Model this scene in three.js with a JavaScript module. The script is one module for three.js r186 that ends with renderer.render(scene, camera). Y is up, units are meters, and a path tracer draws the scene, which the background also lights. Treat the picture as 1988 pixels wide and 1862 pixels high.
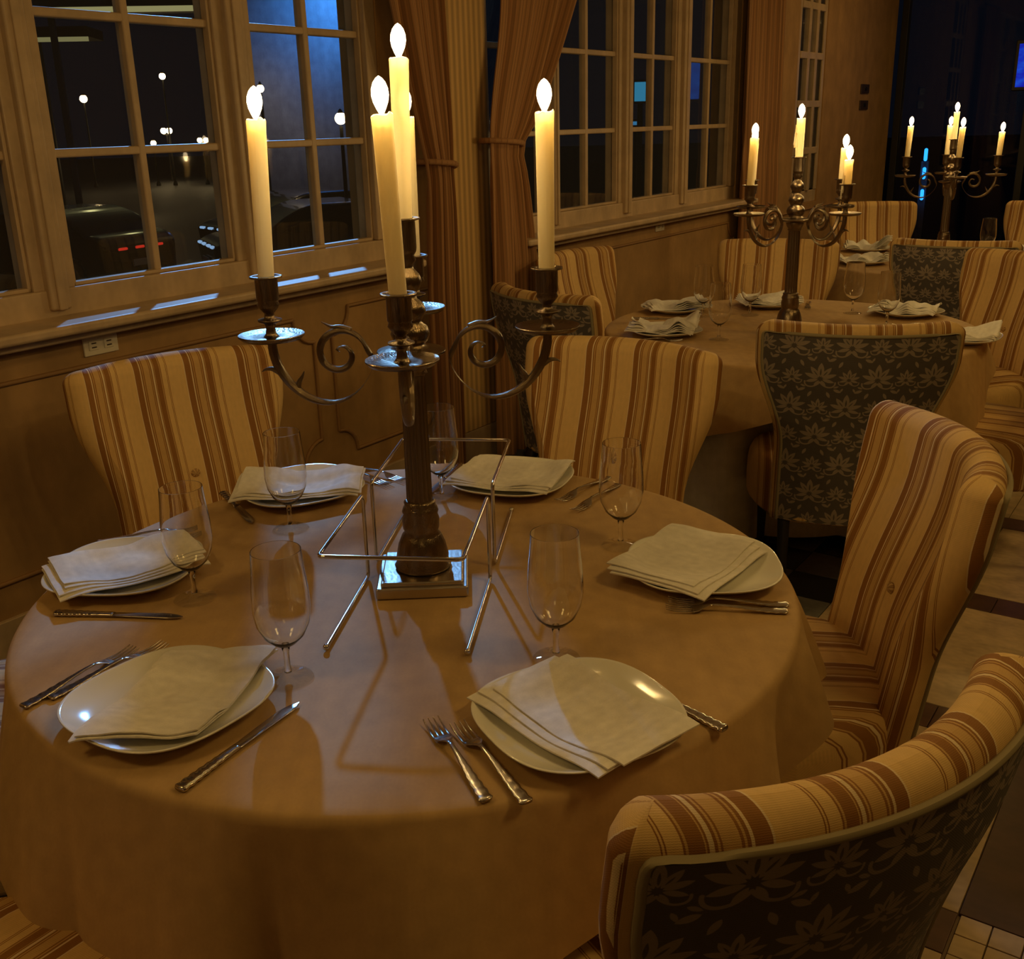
import * as THREE from 'three';
import { RoundedBoxGeometry } from 'three/addons/geometries/RoundedBoxGeometry.js';
import { mergeGeometries } from 'three/addons/utils/BufferGeometryUtils.js';
import { ImprovedNoise } from 'three/addons/math/ImprovedNoise.js';
import { RectAreaLightUniformsLib } from 'three/addons/lights/RectAreaLightUniformsLib.js';

// ------------------------------------------------------------------ camera, sky, light, exposure
const rad = (d) => (d * Math.PI) / 180;
const scene = new THREE.Scene();
scene.background = new THREE.Color().setRGB(0.0016, 0.0022, 0.0042); // night sky
const camera = new THREE.PerspectiveCamera((2 * Math.atan(931 / 2025) * 180) / Math.PI, 1988 / 1862, 0.05, 300);
camera.position.set(0, 1.55, 0);
camera.rotation.set(-rad(18.87), 0, -rad(1.505), 'YXZ');
const renderer = new THREE.WebGLRenderer({ antialias: true });
renderer.toneMapping = THREE.LinearToneMapping;
renderer.toneMappingExposure = 1.0;
renderer.shadowMap.enabled = true;
RectAreaLightUniformsLib.init();
const WARM = new THREE.Color().setRGB(1, 0.63, 0.18);        // dimmed incandescent ceiling lights
const FLAME = new THREE.Color().setRGB(1, 0.68, 0.26);     // candle light
const SPOT = new THREE.Color().setRGB(0.2, 0.5, 1);      // cold LED floodlight
const CEILING_POWER = 12.5, CANDLE_POWER = 0.185, SPOT_POWER = 330;
// the cold floodlight outside, shining in through the second sash
const FLOOD = new THREE.Vector3(-2.685, 7.1, -13.51);
const flood = new THREE.SpotLight(SPOT, SPOT_POWER, 0, rad(7.5), 0.35, 2); flood.position.copy(FLOOD); flood.target.position.set(-0.3, 0.9, -2.0); flood.castShadow = true; flood.shadow.radius = 11; scene.add(flood, flood.target);
// dimmed ceiling panels
const CEILING_SPOTS = [[1.7, 0.9, 1], [4.4, 0.9, 1], [7.4, 0.9, 1], [8.4, -1.5, 0.8], [-1.6, 1.3, 0.2], [-0.7, -1.9, 0.75]] // s, n, share of the power;

// the room has its own axes: s along the window wall, h up, n away from that wall
const TURN = rad(55), D = 2.9, SA = Math.sin(rad(35)), CA = Math.cos(rad(35));
const room = (s, h, n) => new THREE.Vector3(s * SA + n * CA, h, -(s * CA - n * SA));

// ------------------------------------------------------------------ helpers
let seed = 7;
const rnd = () => { seed = (seed + 0x6d2b79f5) | 0; let t = Math.imul(seed ^ (seed >>> 15), 1 | seed); t = (t + Math.imul(t ^ (t >>> 7), 61 | t)) ^ t; return ((t ^ (t >>> 14)) >>> 0) / 4294967296; };
const P = new ImprovedNoise();
const noise = (x, y, z = 0) => P.noise(x, y, z);
const clamp = (x, a, b) => Math.min(b, Math.max(a, x));
const smooth = (a, b, x) => { const t = clamp((x - a) / (b - a), 0, 1); return t * t * (3 - 2 * t); };
const lerp = (a, b, t) => a + (b - a) * t;
const used = {};
function numbered(name) { const k = (used[name] = (used[name] ?? -1) + 1); return k ? `${name}_${String(k).padStart(3, '0')}` : name; }
function shade(o) { o.castShadow = o.receiveShadow = true; return o; }
function tag(o, label, category, group) { o.userData = { label, category }; if (group) o.userData.group = group; return o; }
function thing(name, label, category, [x, y, z] = [0, 0, 0], turn = 0, group) {
  const o = new THREE.Group(); o.name = numbered(name); o.position.set(x, y, z); o.rotation.y = turn; scene.add(o);
  return tag(o, label, category, group);
}
function part(name, g, m, parent, label) {
  const o = shade(new THREE.Mesh(g, m)); const n = parent.children.filter((c) => c.name === name || c.name.startsWith(name + '_')).length;
  o.name = n ? `${name}_${String(n).padStart(3, '0')}` : name; parent.add(o);
  if (label) o.userData.label = label;
  return o;
}
function single(name, g, m, label, category, group) { const o = shade(new THREE.Mesh(g, m)); o.name = numbered(name); scene.add(o); return tag(o, label, category, group); }
function structure(name, g, m) {                               // a mesh or an empty group in the room's own axes
  const o = g ? shade(new THREE.Mesh(g, m)) : new THREE.Group(); o.name = name; o.rotation.y = TURN; o.userData = { kind: 'structure' }; scene.add(o); return o;
}
function copy(src, [x, y, z], turn, label, group) {
  const o = src.clone(); o.name = numbered(src.name.replace(/_\d{3}$/, '')); o.position.set(x, y, z); o.rotation.set(0, turn, 0); scene.add(o);
  o.userData = { ...src.userData }; if (label) o.userData.label = label; if (group) o.userData.group = group; return o;
}
function plain(g) {
  g = g.index ? g.toNonIndexed() : g;
  for (const k of Object.keys(g.attributes)) if (!['position', 'normal', 'uv'].includes(k)) g.deleteAttribute(k);
  if (!g.attributes.normal) g.computeVertexNormals();
  if (!g.attributes.uv) g.setAttribute('uv', new THREE.BufferAttribute(new Float32Array(g.attributes.position.count * 2), 2));
  return g;
}
const join = (list) => mergeGeometries(list.map(plain));
function boxUV(g) {                                            // uv in metres, from the face's main direction
  g = plain(g); const p = g.attributes.position, n = g.attributes.normal, u = g.attributes.uv;
  for (let i = 0; i < p.count; i++) {
    const ax = Math.abs(n.getX(i)), ay = Math.abs(n.getY(i)), az = Math.abs(n.getZ(i));
    if (ax > ay && ax > az) u.setXY(i, p.getZ(i), p.getY(i)); else if (ay > az) u.setXY(i, p.getX(i), p.getZ(i)); else u.setXY(i, p.getX(i), p.getY(i));
  }
  return g;
}
// box given by its extents, edges rounded
function ext(x0, x1, y0, y1, z0, z1, r = 0.004) {
  const w = x1 - x0, h = y1 - y0, d = z1 - z0, rr = Math.min(r, w * 0.45, h * 0.45, d * 0.45);
  const g = rr > 0.0004 ? new RoundedBoxGeometry(w, h, d, 1, rr) : new THREE.BoxGeometry(w, h, d);
  g.translate((x0 + x1) / 2, (y0 + y1) / 2, (z0 + z1) / 2); return boxUV(g);
}
const lathe = (pts, seg = 32) => new THREE.LatheGeometry(pts.map(([r, y]) => new THREE.Vector2(Math.max(r, 0.00001), y)), seg);
// tapered tube along points with a radius at each
function sweep(pts, radii, seg = 10, per = 6) {
  const c = new THREE.CatmullRomCurve3(pts.map((p) => (p.isVector3 ? p : new THREE.Vector3(...p)))), N = (pts.length - 1) * per, fr = c.computeFrenetFrames(N, false), pos = [], idx = [], uv = [];
  const R = (t) => { const k = t * (pts.length - 1), i = Math.min(Math.floor(k), pts.length - 2); return Array.isArray(radii) ? lerp(radii[i], radii[i + 1], k - i) : radii; };
  const q = new THREE.Vector3();
  for (let i = 0; i <= N; i++) {
    const t = i / N, c0 = c.getPoint(t), r = R(t);
    for (let j = 0; j <= seg; j++) {
      const a = (j / seg) * Math.PI * 2; q.copy(c0).addScaledVector(fr.normals[i], Math.cos(a) * r).addScaledVector(fr.binormals[i], Math.sin(a) * r);
      pos.push(q.x, q.y, q.z); uv.push(j / seg, t);
      if (i < N && j < seg) { const A = i * (seg + 1) + j, B = A + seg + 1; idx.push(A, A + 1, B, B, A + 1, B + 1); }
    }
  }
  for (const [ring, flip] of [[0, true], [N, false]]) {        // close the ends
    const c0 = c.getPoint(ring / N), k = pos.length / 3; pos.push(c0.x, c0.y, c0.z); uv.push(0.5, ring / N);
    for (let j = 0; j < seg; j++) { const A = ring * (seg + 1) + j; if (flip) idx.push(k, A + 1, A); else idx.push(k, A, A + 1); }
  }
  const g = new THREE.BufferGeometry(); g.setAttribute('position', new THREE.Float32BufferAttribute(pos, 3)); g.setAttribute('uv', new THREE.Float32BufferAttribute(uv, 2)); g.setIndex(idx); g.computeVertexNormals(); return g;
}
// wire through points with tight bends
function wire(pts, r, bend = 0.012, seg = 8) {
  const out = [], v = pts.map((p) => new THREE.Vector3(...p));
  v.forEach((p, i) => {
    if (!i || i === v.length - 1) return out.push(p.clone());
    const a = v[i - 1].clone().sub(p), b = v[i + 1].clone().sub(p), k = Math.min(bend, a.length() / 2.2, b.length() / 2.2); a.setLength(k); b.setLength(k);
    for (const t of [0, 0.25, 0.5, 0.75, 1]) out.push(p.clone().addScaledVector(a, (1 - t) * (1 - t)).addScaledVector(b, t * t));
  });
  const path = new THREE.CurvePath(); for (let i = 0; i + 1 < out.length; i++) path.add(new THREE.LineCurve3(out[i], out[i + 1]));
  const gs = [];
  for (let i = 0; i + 1 < out.length; i++) {
    const d = out[i + 1].clone().sub(out[i]), L = d.length(); if (L < 1e-5) continue;
    const g = new THREE.CylinderGeometry(r, r, L, seg, 1); g.translate(0, L / 2, 0); g.applyQuaternion(new THREE.Quaternion().setFromUnitVectors(new THREE.Vector3(0, 1, 0), d.normalize())); g.translate(out[i].x, out[i].y, out[i].z); gs.push(g);
    if (i) { const b = new THREE.SphereGeometry(r, seg, 5); b.translate(out[i].x, out[i].y, out[i].z); gs.push(b); }
  }
  return join(gs);
}
// grid surface f(u,v) -> [x,y,z,(uu,vv)], both in 0..1
function grid(nu, nv, f, closeU = false) {
  const pos = [], uv = [], idx = [];
  for (let j = 0; j <= nv; j++) for (let i = 0; i <= nu; i++) { const p = f(i / nu, j / nv); pos.push(p[0], p[1], p[2]); uv.push(p[3] ?? i / nu, p[4] ?? j / nv); if (i < nu && j < nv) { const a = j * (nu + 1) + i, b = a + nu + 1; idx.push(a, a + 1, b, b, a + 1, b + 1); } }
  const g = new THREE.BufferGeometry(); g.setAttribute('position', new THREE.Float32BufferAttribute(pos, 3)); g.setAttribute('uv', new THREE.Float32BufferAttribute(uv, 2)); g.setIndex(idx); g.computeVertexNormals();
  if (closeU) { const n = g.attributes.normal; for (let j = 0; j <= nv; j++) { const a = j * (nu + 1), b = a + nu, v = new THREE.Vector3(n.getX(a) + n.getX(b), n.getY(a) + n.getY(b), n.getZ(a) + n.getZ(b)).normalize(); n.setXYZ(a, v.x, v.y, v.z); n.setXYZ(b, v.x, v.y, v.z); } }
  return g;
}

// ------------------------------------------------------------------ textures and materials
function texture(w, h, f, srgb = true) {
  const d = new Uint8Array(w * h * 4);
  for (let y = 0; y < h; y++) for (let x = 0; x < w; x++) { const c = f(x / w, y / h), k = (y * w + x) * 4; d[k] = clamp(c[0], 0, 1) * 255; d[k + 1] = clamp(c[1], 0, 1) * 255; d[k + 2] = clamp(c[2], 0, 1) * 255; d[k + 3] = 255; }
  const t = new THREE.DataTexture(d, w, h); t.wrapS = t.wrapT = THREE.RepeatWrapping; t.magFilter = THREE.LinearFilter; t.minFilter = THREE.LinearMipmapLinearFilter; t.generateMipmaps = true;
  if (srgb) t.colorSpace = THREE.SRGBColorSpace; t.needsUpdate = true; return t;
}
const rep = (t, x, y) => { const c = t.clone(); c.repeat.set(x, y); c.needsUpdate = true; return c; };
const tile = (x, y, k) => { const a = x * Math.PI * 2, b = y * Math.PI * 2; return noise(Math.cos(a) * k, Math.sin(a) * k + 9, Math.cos(b) * k) * 0.5 + noise(Math.sin(b) * k + 3, Math.cos(a) * k, Math.sin(a) * k + 5) * 0.5; };
const mat = (o) => new THREE.MeshStandardMaterial({ roughness: 0.8, ...o });
const phys = (o) => new THREE.MeshPhysicalMaterial(o);
const lin = (r, g, b) => new THREE.Color().setRGB(r, g, b);

// upholstery stripes: one repeat is 0.165 m across
const BANDS = [[0, 0.2, 'w'], [0.2, 0.215, 'c'], [0.215, 0.33, 'b'], [0.33, 0.35, 'c'], [0.35, 0.375, 'b'], [0.375, 0.39, 't'], [0.39, 0.41, 'b'], [0.41, 0.52, 't'], [0.52, 0.535, 'b'], [0.535, 0.55, 't'], [0.55, 0.57, 'b'], [0.57, 0.6, 'c'], [0.6, 0.615, 'b'], [0.615, 0.625, 't'], [0.625, 0.72, 'b'], [0.72, 0.735, 't'], [0.735, 0.75, 'b'], [0.75, 0.84, 'w'], [0.84, 0.85, 'b'], [0.85, 0.865, 'w'], [0.865, 0.875, 'b'], [0.875, 1.01, 'w']];
const TONE = { w: [0.84, 0.7, 0.46], c: [0.86, 0.77, 0.62], b: [0.56, 0.375, 0.15], t: [0.76, 0.61, 0.38] };
const stripeTex = texture(512, 128, (x, y) => { const b = BANDS.find((q) => x >= q[0] && x < q[1]); const c = TONE[b[2]], n = 1 + 0.1 * (((Math.sin(x * 512 * 2.1) * Math.sin(y * 128 * 2.4)))) + 0.05 * tile(x, y, 3); return [c[0] * n, c[1] * n, c[2] * n]; });
const weave = texture(64, 64, (x, y) => { const v = 0.5 + 0.25 * Math.sin(x * Math.PI * 2 * 16) * (((y * 32) | 0) % 2 ? 1 : -1) + 0.25 * Math.sin(y * Math.PI * 2 * 16); return [v, v, v]; }, false);
const striped = phys({ map: rep(stripeTex, 1 / 0.142, 4), bumpMap: rep(weave, 20, 20), bumpScale: 0.0003, roughness: 0.75, sheen: 0.4, sheenRoughness: 0.5, sheenColor: lin(0.5, 0.4, 0.25) });
// damask on the chair backs, drawn flat as it is printed on the cloth
function damask() {
  const c = document.createElement('canvas'); c.width = 384; c.height = 512; const g = c.getContext('2d');
  g.fillStyle = '#5a534e'; g.fillRect(0, 0, 384, 512);
  const leaf = (x, y, l, w, a) => { g.save(); g.translate(x, y); g.rotate(a); g.beginPath(); g.moveTo(0, 0); g.bezierCurveTo(w, -l * 0.25, w * 0.9, -l * 0.7, 0, -l); g.bezierCurveTo(-w * 0.9, -l * 0.7, -w, -l * 0.25, 0, 0); g.fill(); g.restore(); };
  const flower = (x, y, s) => {
    g.fillStyle = '#998b7c';
    for (const [a, l, w] of [[0, 92, 24], [0.62, 82, 20], [-0.62, 82, 20], [1.2, 78, 18], [-1.2, 78, 18], [1.85, 66, 15], [-1.85, 66, 15], [2.6, 50, 12], [-2.6, 50, 12]]) leaf(x + Math.sin(a) * 12 * s, y - Math.cos(a) * 12 * s, l * s, w * s, a);
    g.strokeStyle = '#998b7c'; g.lineWidth = 9 * s; g.lineCap = 'round';
    for (const m of [-1, 1]) { g.beginPath(); g.moveTo(x, y + 20 * s); g.bezierCurveTo(x + m * 30 * s, y + 70 * s, x + m * 85 * s, y + 60 * s, x + m * 80 * s, y + 20 * s); g.stroke(); leaf(x + m * 74 * s, y + 66 * s, 46 * s, 13 * s, m * 2.0); leaf(x + m * 40 * s, y + 84 * s, 44 * s, 12 * s, m * 2.7); }
    g.fillStyle = '#5a534e'; leaf(x, y - 20 * s, 48 * s, 6 * s, 0); for (const m of [-0.62, 0.62]) leaf(x + Math.sin(m) * 26 * s, y - Math.cos(m) * 26 * s, 38 * s, 4 * s, m);
  };
  for (const [dx, dy] of [[0, 0], [384, 0], [0, 512], [384, 512], [192, 256]]) flower(dx, dy, 1.28);
  for (const [dx, dy] of [[192, 0], [192, 512], [0, 256], [384, 256]]) { g.save(); flower(dx, dy, 0.85); g.restore(); }
  const d = g.getImageData(0, 0, 384, 512).data;
  return texture(384, 512, (x, y) => { const k = ((511 - ((y * 512) | 0)) * 384 + ((x * 384) | 0)) * 4, n = 1 + 0.12 * Math.sin(x * 384 * 1.9) * Math.sin(y * 512 * 2.2); return [(d[k] / 255) * n, (d[k + 1] / 255) * n, (d[k + 2] / 255) * n]; });
}
const damaskMat = phys({ map: rep(damask(), 1 / 0.15, 1 / 0.2), bumpMap: rep(weave, 20, 20), bumpScale: 0.0005, roughness: 0.7, sheen: 0.15, sheenRoughness: 0.5, sheenColor: lin(0.3, 0.28, 0.25) });
const pipingMat = mat({ color: lin(0.3, 0.25, 0.15), roughness: 0.75 });
const blackWood = mat({ color: lin(0.012, 0.01, 0.009), roughness: 0.4 });
const clothNoise = texture(256, 256, (x, y) => { const v = 0.94 + 0.07 * tile(x, y, 2) + 0.03 * tile(x, y, 12); return [v, v, v]; });
const tanCloth = mat({ color: lin(0.56, 0.36, 0.155), map: rep(clothNoise, 3, 3), roughness: 0.75 });
const whiteCloth = mat({ color: lin(0.85, 0.8, 0.68), map: rep(clothNoise, 3, 3), roughness: 0.85, side: THREE.DoubleSide });
const napkinCloth = mat({ color: lin(0.93, 0.89, 0.82), map: rep(clothNoise, 6, 6), bumpMap: rep(weave, 40, 40), bumpScale: 0.0003, roughness: 0.85 });
const china = phys({ color: lin(0.86, 0.84, 0.76), roughness: 0.12, clearcoat: 0.6, clearcoatRoughness: 0.05 });
const plasterTex = texture(256, 256, (x, y) => { const v = 0.9 + 0.12 * tile(x, y, 2) + 0.05 * tile(x, y, 9); return [v, v * 0.995, v * 0.98]; });
const wallPaint = mat({ color: lin(0.5, 0.29, 0.11), map: rep(plasterTex, 0.7, 0.7), bumpMap: rep(plasterTex, 3, 3), bumpScale: 0.0015, roughness: 0.75 });
const stripeWallTex = texture(256, 16, (x) => { const v = 0.86 + 0.1 * Math.sin(x * Math.PI * 2 * 9) + 0.05 * Math.sin(x * Math.PI * 2 * 31); return [v, v * 0.97, v * 0.9]; });
const panelPaint = mat({ color: lin(0.66, 0.44, 0.19), map: rep(stripeWallTex, 3, 1), roughness: 0.7 });
const trimPaint = mat({ color: lin(0.62, 0.45, 0.28), roughness: 0.45, map: rep(plasterTex, 1, 1) });
const mouldPaint = mat({ color: lin(0.32, 0.17, 0.06), roughness: 0.6 });
const ceilingPaint = mat({ color: lin(0.6, 0.5, 0.36), roughness: 0.9 });
const drapeTex = texture(256, 16, (x) => { const v = 0.85 + 0.08 * Math.sin(x * Math.PI * 2 * 12) + 0.05 * Math.sin(x * Math.PI * 2 * 29); return [v, v * 0.93, v * 0.85]; });
const drape = phys({ color: lin(0.46, 0.27, 0.13), map: rep(drapeTex, 3, 1), roughness: 0.8, sheen: 0.4, sheenRoughness: 0.5, sheenColor: lin(0.4, 0.28, 0.15) });
const silverBump = texture(128, 128, (x, y) => { const v = 0.5 + 0.4 * tile(x, y, 5) + 0.3 * tile(x, y, 13); return [v, v, v]; }, false);
const silver = mat({ color: lin(0.23, 0.175, 0.12), metalness: 1, roughness: 0.28, bumpMap: rep(silverBump, 3, 3), bumpScale: 0.0008 });
const baseSilver = mat({ color: lin(0.55, 0.5, 0.45), metalness: 1, roughness: 0.27, bumpMap: rep(silverBump, 5, 5), bumpScale: 0.0003 });
const chrome = mat({ color: lin(0.68, 0.66, 0.63), metalness: 1, roughness: 0.12 });
const steel = mat({ color: lin(0.55, 0.5, 0.44), metalness: 1, roughness: 0.17 });
const wax = phys({ color: lin(0.92, 0.82, 0.58), roughness: 0.6, transmission: 0.42, thickness: 0 });
const wickMat = mat({ color: lin(0.02, 0.015, 0.01), roughness: 0.9 });
const flameMat = new THREE.MeshStandardMaterial({ color: 0x000000, emissive: lin(1, 0.72, 0.4), emissiveIntensity: 9, roughness: 1 });
const crystal = phys({ color: lin(1, 1, 1), transmission: 1, thickness: 0.0015, ior: 1.47, roughness: 0.005 });
const thinCrystal = phys({ color: lin(0.97, 0.97, 0.96), transmission: 1, thickness: 0, ior: 1.5, roughness: 0.01 });
const pane = phys({ color: lin(0.9, 0.93, 0.95), transmission: 0.975, thickness: 0, ior: 1.5, roughness: 0.02 });
const plastic = mat({ color: lin(0.75, 0.66, 0.5), roughness: 0.35 });
const darkPlate = mat({ color: lin(0.05, 0.03, 0.02), roughness: 0.4 });
const glow = (r, g, b, k) => new THREE.MeshStandardMaterial({ color: 0x000000, emissive: lin(r, g, b), emissiveIntensity: k, roughness: 1 });

// ------------------------------------------------------------------ the room
const N0 = -2.9, H = [1.112, 1.498, 1.885, 2.272, 2.64], TOP = 3.1, S0 = -3, S1 = 10.35, N1 = 4.2, NW = -3.1;
structure('wall_window', join([
  ext(S0, 7.9, 0, 1.0, NW, N0, 0), ext(7.9, 8.5, 0, 0.9, NW, N0, 0), ext(8.5, S1, 0, 1.0, NW, N0, 0), ext(S0, S1, 2.68, TOP, NW, N0, 0),
  ext(S0, 0.84, 1, 2.68, NW, N0, 0), ext(3.31, 3.99, 1, 2.68, NW, N0, 0), ext(6.86, 7.9, 1, 2.68, NW, N0, 0), ext(8.5, S1, 1, 2.68, NW, N0, 0)]), wallPaint);
structure('wall_back', ext(S0 - 0.2, S0, 0, TOP, NW, N1 + 0.2, 0), wallPaint);
structure('wall_side', ext(S0, S1 + 0.2, 0, TOP, N1, N1 + 0.2, 0), wallPaint);
structure('wall_end', join([ext(S1, S1 + 0.2, 2.75, TOP, NW, N1, 0), ext(S1, S1 + 0.2, 0, 2.75, 2.6, N1, 0), ext(S1, S1 + 0.2, 0, 0.06, NW, 2.6, 0)]), wallPaint);
structure('ceiling', ext(S0 - 0.2, S1 + 0.2, TOP, TOP + 0.15, NW, N1 + 0.2, 0), ceilingPaint);
structure('baseboard_window', ext(S0, S1, 0, 0.17, N0, N0 + 0.018, 0.004), trimPaint);
function sill(name, a, b) { structure(name, join([ext(a, b, 1.0, 1.033, N0 - 0.07, N0 + 0.155, 0.012), ext(a + 0.02, b - 0.02, 0.97, 1.0, N0, N0 + 0.09, 0.008)]), trimPaint); }
sill('trim_1', 0.8, 3.36); sill('trim_2', 4.12, 6.9);
structure('trim_3', ext(3.7, 4.0, 0.17, 2.68, N0, N0 + 0.02, 0.006), panelPaint);

// casement windows: frame, a mullion between sashes, muntins and one pane per light
function windowUnit(name, a, b, sashes, rows, mw = 0.026, deep = 0) {
  const w = structure(name), G = N0 - 0.06 - deep, r0 = rows[0], r1 = rows[rows.length - 1];
  part('frame', join([ext(a, b, r0 - 0.09, r0, G - 0.05, N0 - 0.012, 0.006), ext(a, b, r1, r1 + 0.06, G - 0.05, N0 - 0.012, 0.006), ext(a, sashes[0][0], r0, r1, G - 0.05, N0 - 0.006, 0.006), ext(sashes.at(-1)[1], b, r0, r1, G - 0.05, N0 - 0.006, 0.006)]), trimPaint, w);
  sashes.forEach(([x0, x1, cols], k) => {
    if (k) {
      const l = sashes[k - 1][1], m = (l + x0) / 2, q = (x0 - l) / 2;
      part('mullion', join([ext(l, x0, r0 - 0.002, r1 + 0.002, G - 0.05, N0 - 0.02, 0.004), ext(m - q * 0.5, m + q * 0.5, r0 - 0.06, r1 + 0.02, N0 - 0.03, N0 + 0.006, 0.008), ext(m - q * 0.2, m + q * 0.2, r0 - 0.06, r1 + 0.02, N0 - 0.03, N0 + 0.014, 0.004)]), trimPaint, w);
    }
    part('bead', join([ext(x0, x1, r0, r0 + 0.012, G, N0 - 0.03, 0.003), ext(x0, x0 + 0.012, r0, r1, G, N0 - 0.03, 0.003), ext(x1 - 0.012, x1, r0, r1, G, N0 - 0.03, 0.003)]), trimPaint, w);
    for (let c = 1; c < cols; c++) { const x = lerp(x0, x1, c / cols); part('muntin', ext(x - mw / 2, x + mw / 2, r0, r1, G - 0.02, G + 0.022, 0.006), trimPaint, w); }
    for (let r = 1; r < rows.length - 1; r++) part('muntin', ext(x0, x1, rows[r] - mw / 2, rows[r] + mw / 2, G - 0.02, G + 0.02, 0.006), trimPaint, w);
    for (let c = 0; c < cols; c++) for (let r = 0; r + 1 < rows.length; r++) { const g = new THREE.PlaneGeometry((x1 - x0) / cols, rows[r + 1] - rows[r]); g.translate(lerp(x0, x1, (c + 0.5) / cols), (rows[r] + rows[r + 1]) / 2, G); part('pane', g, pane, w); }
  });
  return w;
}
windowUnit('window_1', 0.84, 3.31, [[1.1, 1.74, 2], [1.877, 2.522, 2], [2.68, 3.25, 2]], H);
windowUnit('window_2', 3.99, 6.86, [[4.05, 4.56, 2], [4.65, 5.278, 2], [5.43, 5.98, 2], [6.155, 6.785, 2]], H);
windowUnit('window_3', 7.9, 8.5, [[7.96, 8.45, 3]], [0.99, 1.29, 1.63, 1.97, 2.31, 2.64], 0.05, -0.04);
// the far end is dark glazing from floor to header
{
  const w = structure('window_4'), metal = mat({ color: lin(0.015, 0.014, 0.014), roughness: 0.4 }), x = S1 + 0.1;
  const posts = [-2.85, -1.75, -0.65, 0.45, 1.55, 2.57];
  part('frame', join([ext(x - 0.04, x + 0.04, 0.06, 0.14, -2.88, 2.6, 0.004), ext(x - 0.04, x + 0.04, 2.67, 2.75, -2.88, 2.6, 0.004)]), metal, w);
  posts.forEach((n) => part('mullion', ext(x - 0.04, x + 0.04, 0.14, 2.67, n - 0.03, n + 0.03, 0.004), metal, w));
  for (let k = 0; k + 1 < posts.length; k++) { const g = new THREE.PlaneGeometry(posts[k + 1] - posts[k] - 0.06, 2.53); g.rotateY(-Math.PI / 2); g.translate(x, 1.405, (posts[k] + posts[k + 1]) / 2); part('pane', g, phys({ color: lin(0.9, 0.93, 0.95), transmission: 1, thickness: 0, ior: 1.45, roughness: 0.02 }), w); }
}
// wall panels: a thin dark moulding with scooped corners
function moulding(name, a, b, lo, hi, r = 0.1) {
  const z = N0 + 0.004, pts = [], arc = (cx, cy, a0, a1) => { for (let k = 0; k <= 6; k++) { const t = rad(lerp(a0, a1, k / 6)); pts.push([cx + r * Math.cos(t), cy + r * Math.sin(t), z]); } };
  arc(a, lo, 90, 0); arc(b, lo, 180, 90); arc(b, hi, 270, 180); arc(a, hi, 360, 270); pts.push([...pts[0]]);
  structure(name, wire(pts, 0.0075, 0.001, 6), mouldPaint);
}
moulding('trim_4', 0.6, 2.83, 0.28, 0.87); moulding('trim_5', 2.93, 4.75, 0.29, 0.88); moulding('trim_6', 4.85, 6.85, 0.29, 0.88); moulding('trim_7', 6.95, 9.2, 0.29, 0.85);
const CEILING_WORDS = ['square ceiling light panel in the aisle beside the nearest table', 'square ceiling light panel in the aisle beside the middle table', 'square ceiling light panel in the aisle beside the farthest table', 'square ceiling light panel close to the window wall, near the tall slim window', 'dimmest square ceiling light panel, over the back of the room behind the viewer', 'square ceiling light panel near the window wall at left, over the striped chair'];
// ceiling panels that light the room, dimmed low
for (const [s, n, share] of CEILING_SPOTS) {
  const p = room(s, 3.1, n), t = thing('ceiling_light', CEILING_WORDS[CEILING_SPOTS.findIndex((q) => q[0] === s && q[1] === n)], 'ceiling light', p.toArray(), TURN);
  part('frame', join([ext(-0.32, 0.32, -0.03, 0, -0.32, -0.29), ext(-0.32, 0.32, -0.03, 0, 0.29, 0.32), ext(-0.32, -0.29, -0.03, 0, -0.29, 0.29), ext(0.29, 0.32, -0.03, 0, -0.29, 0.29)]), trimPaint, t);
  part('diffuser', ext(-0.29, 0.29, -0.02, -0.004, -0.29, 0.29, 0), glow(1, 0.6, 0.2, 0.8), t);
  const l = new THREE.RectAreaLight(WARM, CEILING_POWER * share, 0.56, 0.56); l.position.set(0, -0.026, 0); l.rotation.x = -Math.PI / 2; t.add(l);
}
// fittings on the walls
function outlet(s, h, w, ht, label) {
  const t = thing('wall_outlet', label, 'outlet', room(s, h, N0).toArray(), TURN);
  part('cover_plate', ext(-w / 2, w / 2, -ht / 2, ht / 2, 0, 0.008, 0.003), plastic, t);
  for (const x of [-w * 0.22, w * 0.22]) { const o = part('socket', ext(x - w * 0.14, x + w * 0.14, -ht * 0.24, ht * 0.24, 0.007, 0.011, 0.002), plastic, t); for (const d of [-1, 1]) part('slot', ext(x - w * 0.07, x + w * 0.07, d * ht * 0.1 - 0.002, d * ht * 0.1 + 0.002, 0.0105, 0.0115, 0), darkPlate, o); }
}
outlet(1.915, 0.93, 0.122, 0.064, 'cream double outlet on the wall just under the window sill at left');
outlet(5.74, 0.945, 0.11, 0.055, 'small cream outlet on the wall under the far row of windows');
for (const [h, l] of [[1.75, 'upper of the two small dark square plates on the far wall'], [1.62, 'lower of the two small dark square plates on the far wall']]) {
  const t = thing('wall_plate', l, 'wall plate', room(9.53, h, N0).toArray(), TURN);
  part('plate', ext(-0.11, 0.11, -0.037, 0.037, 0, 0.012, 0.004), darkPlate, t); part('button', ext(-0.03, 0.03, -0.014, 0.014, 0.011, 0.016, 0.002), blackWood, t);
}
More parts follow.
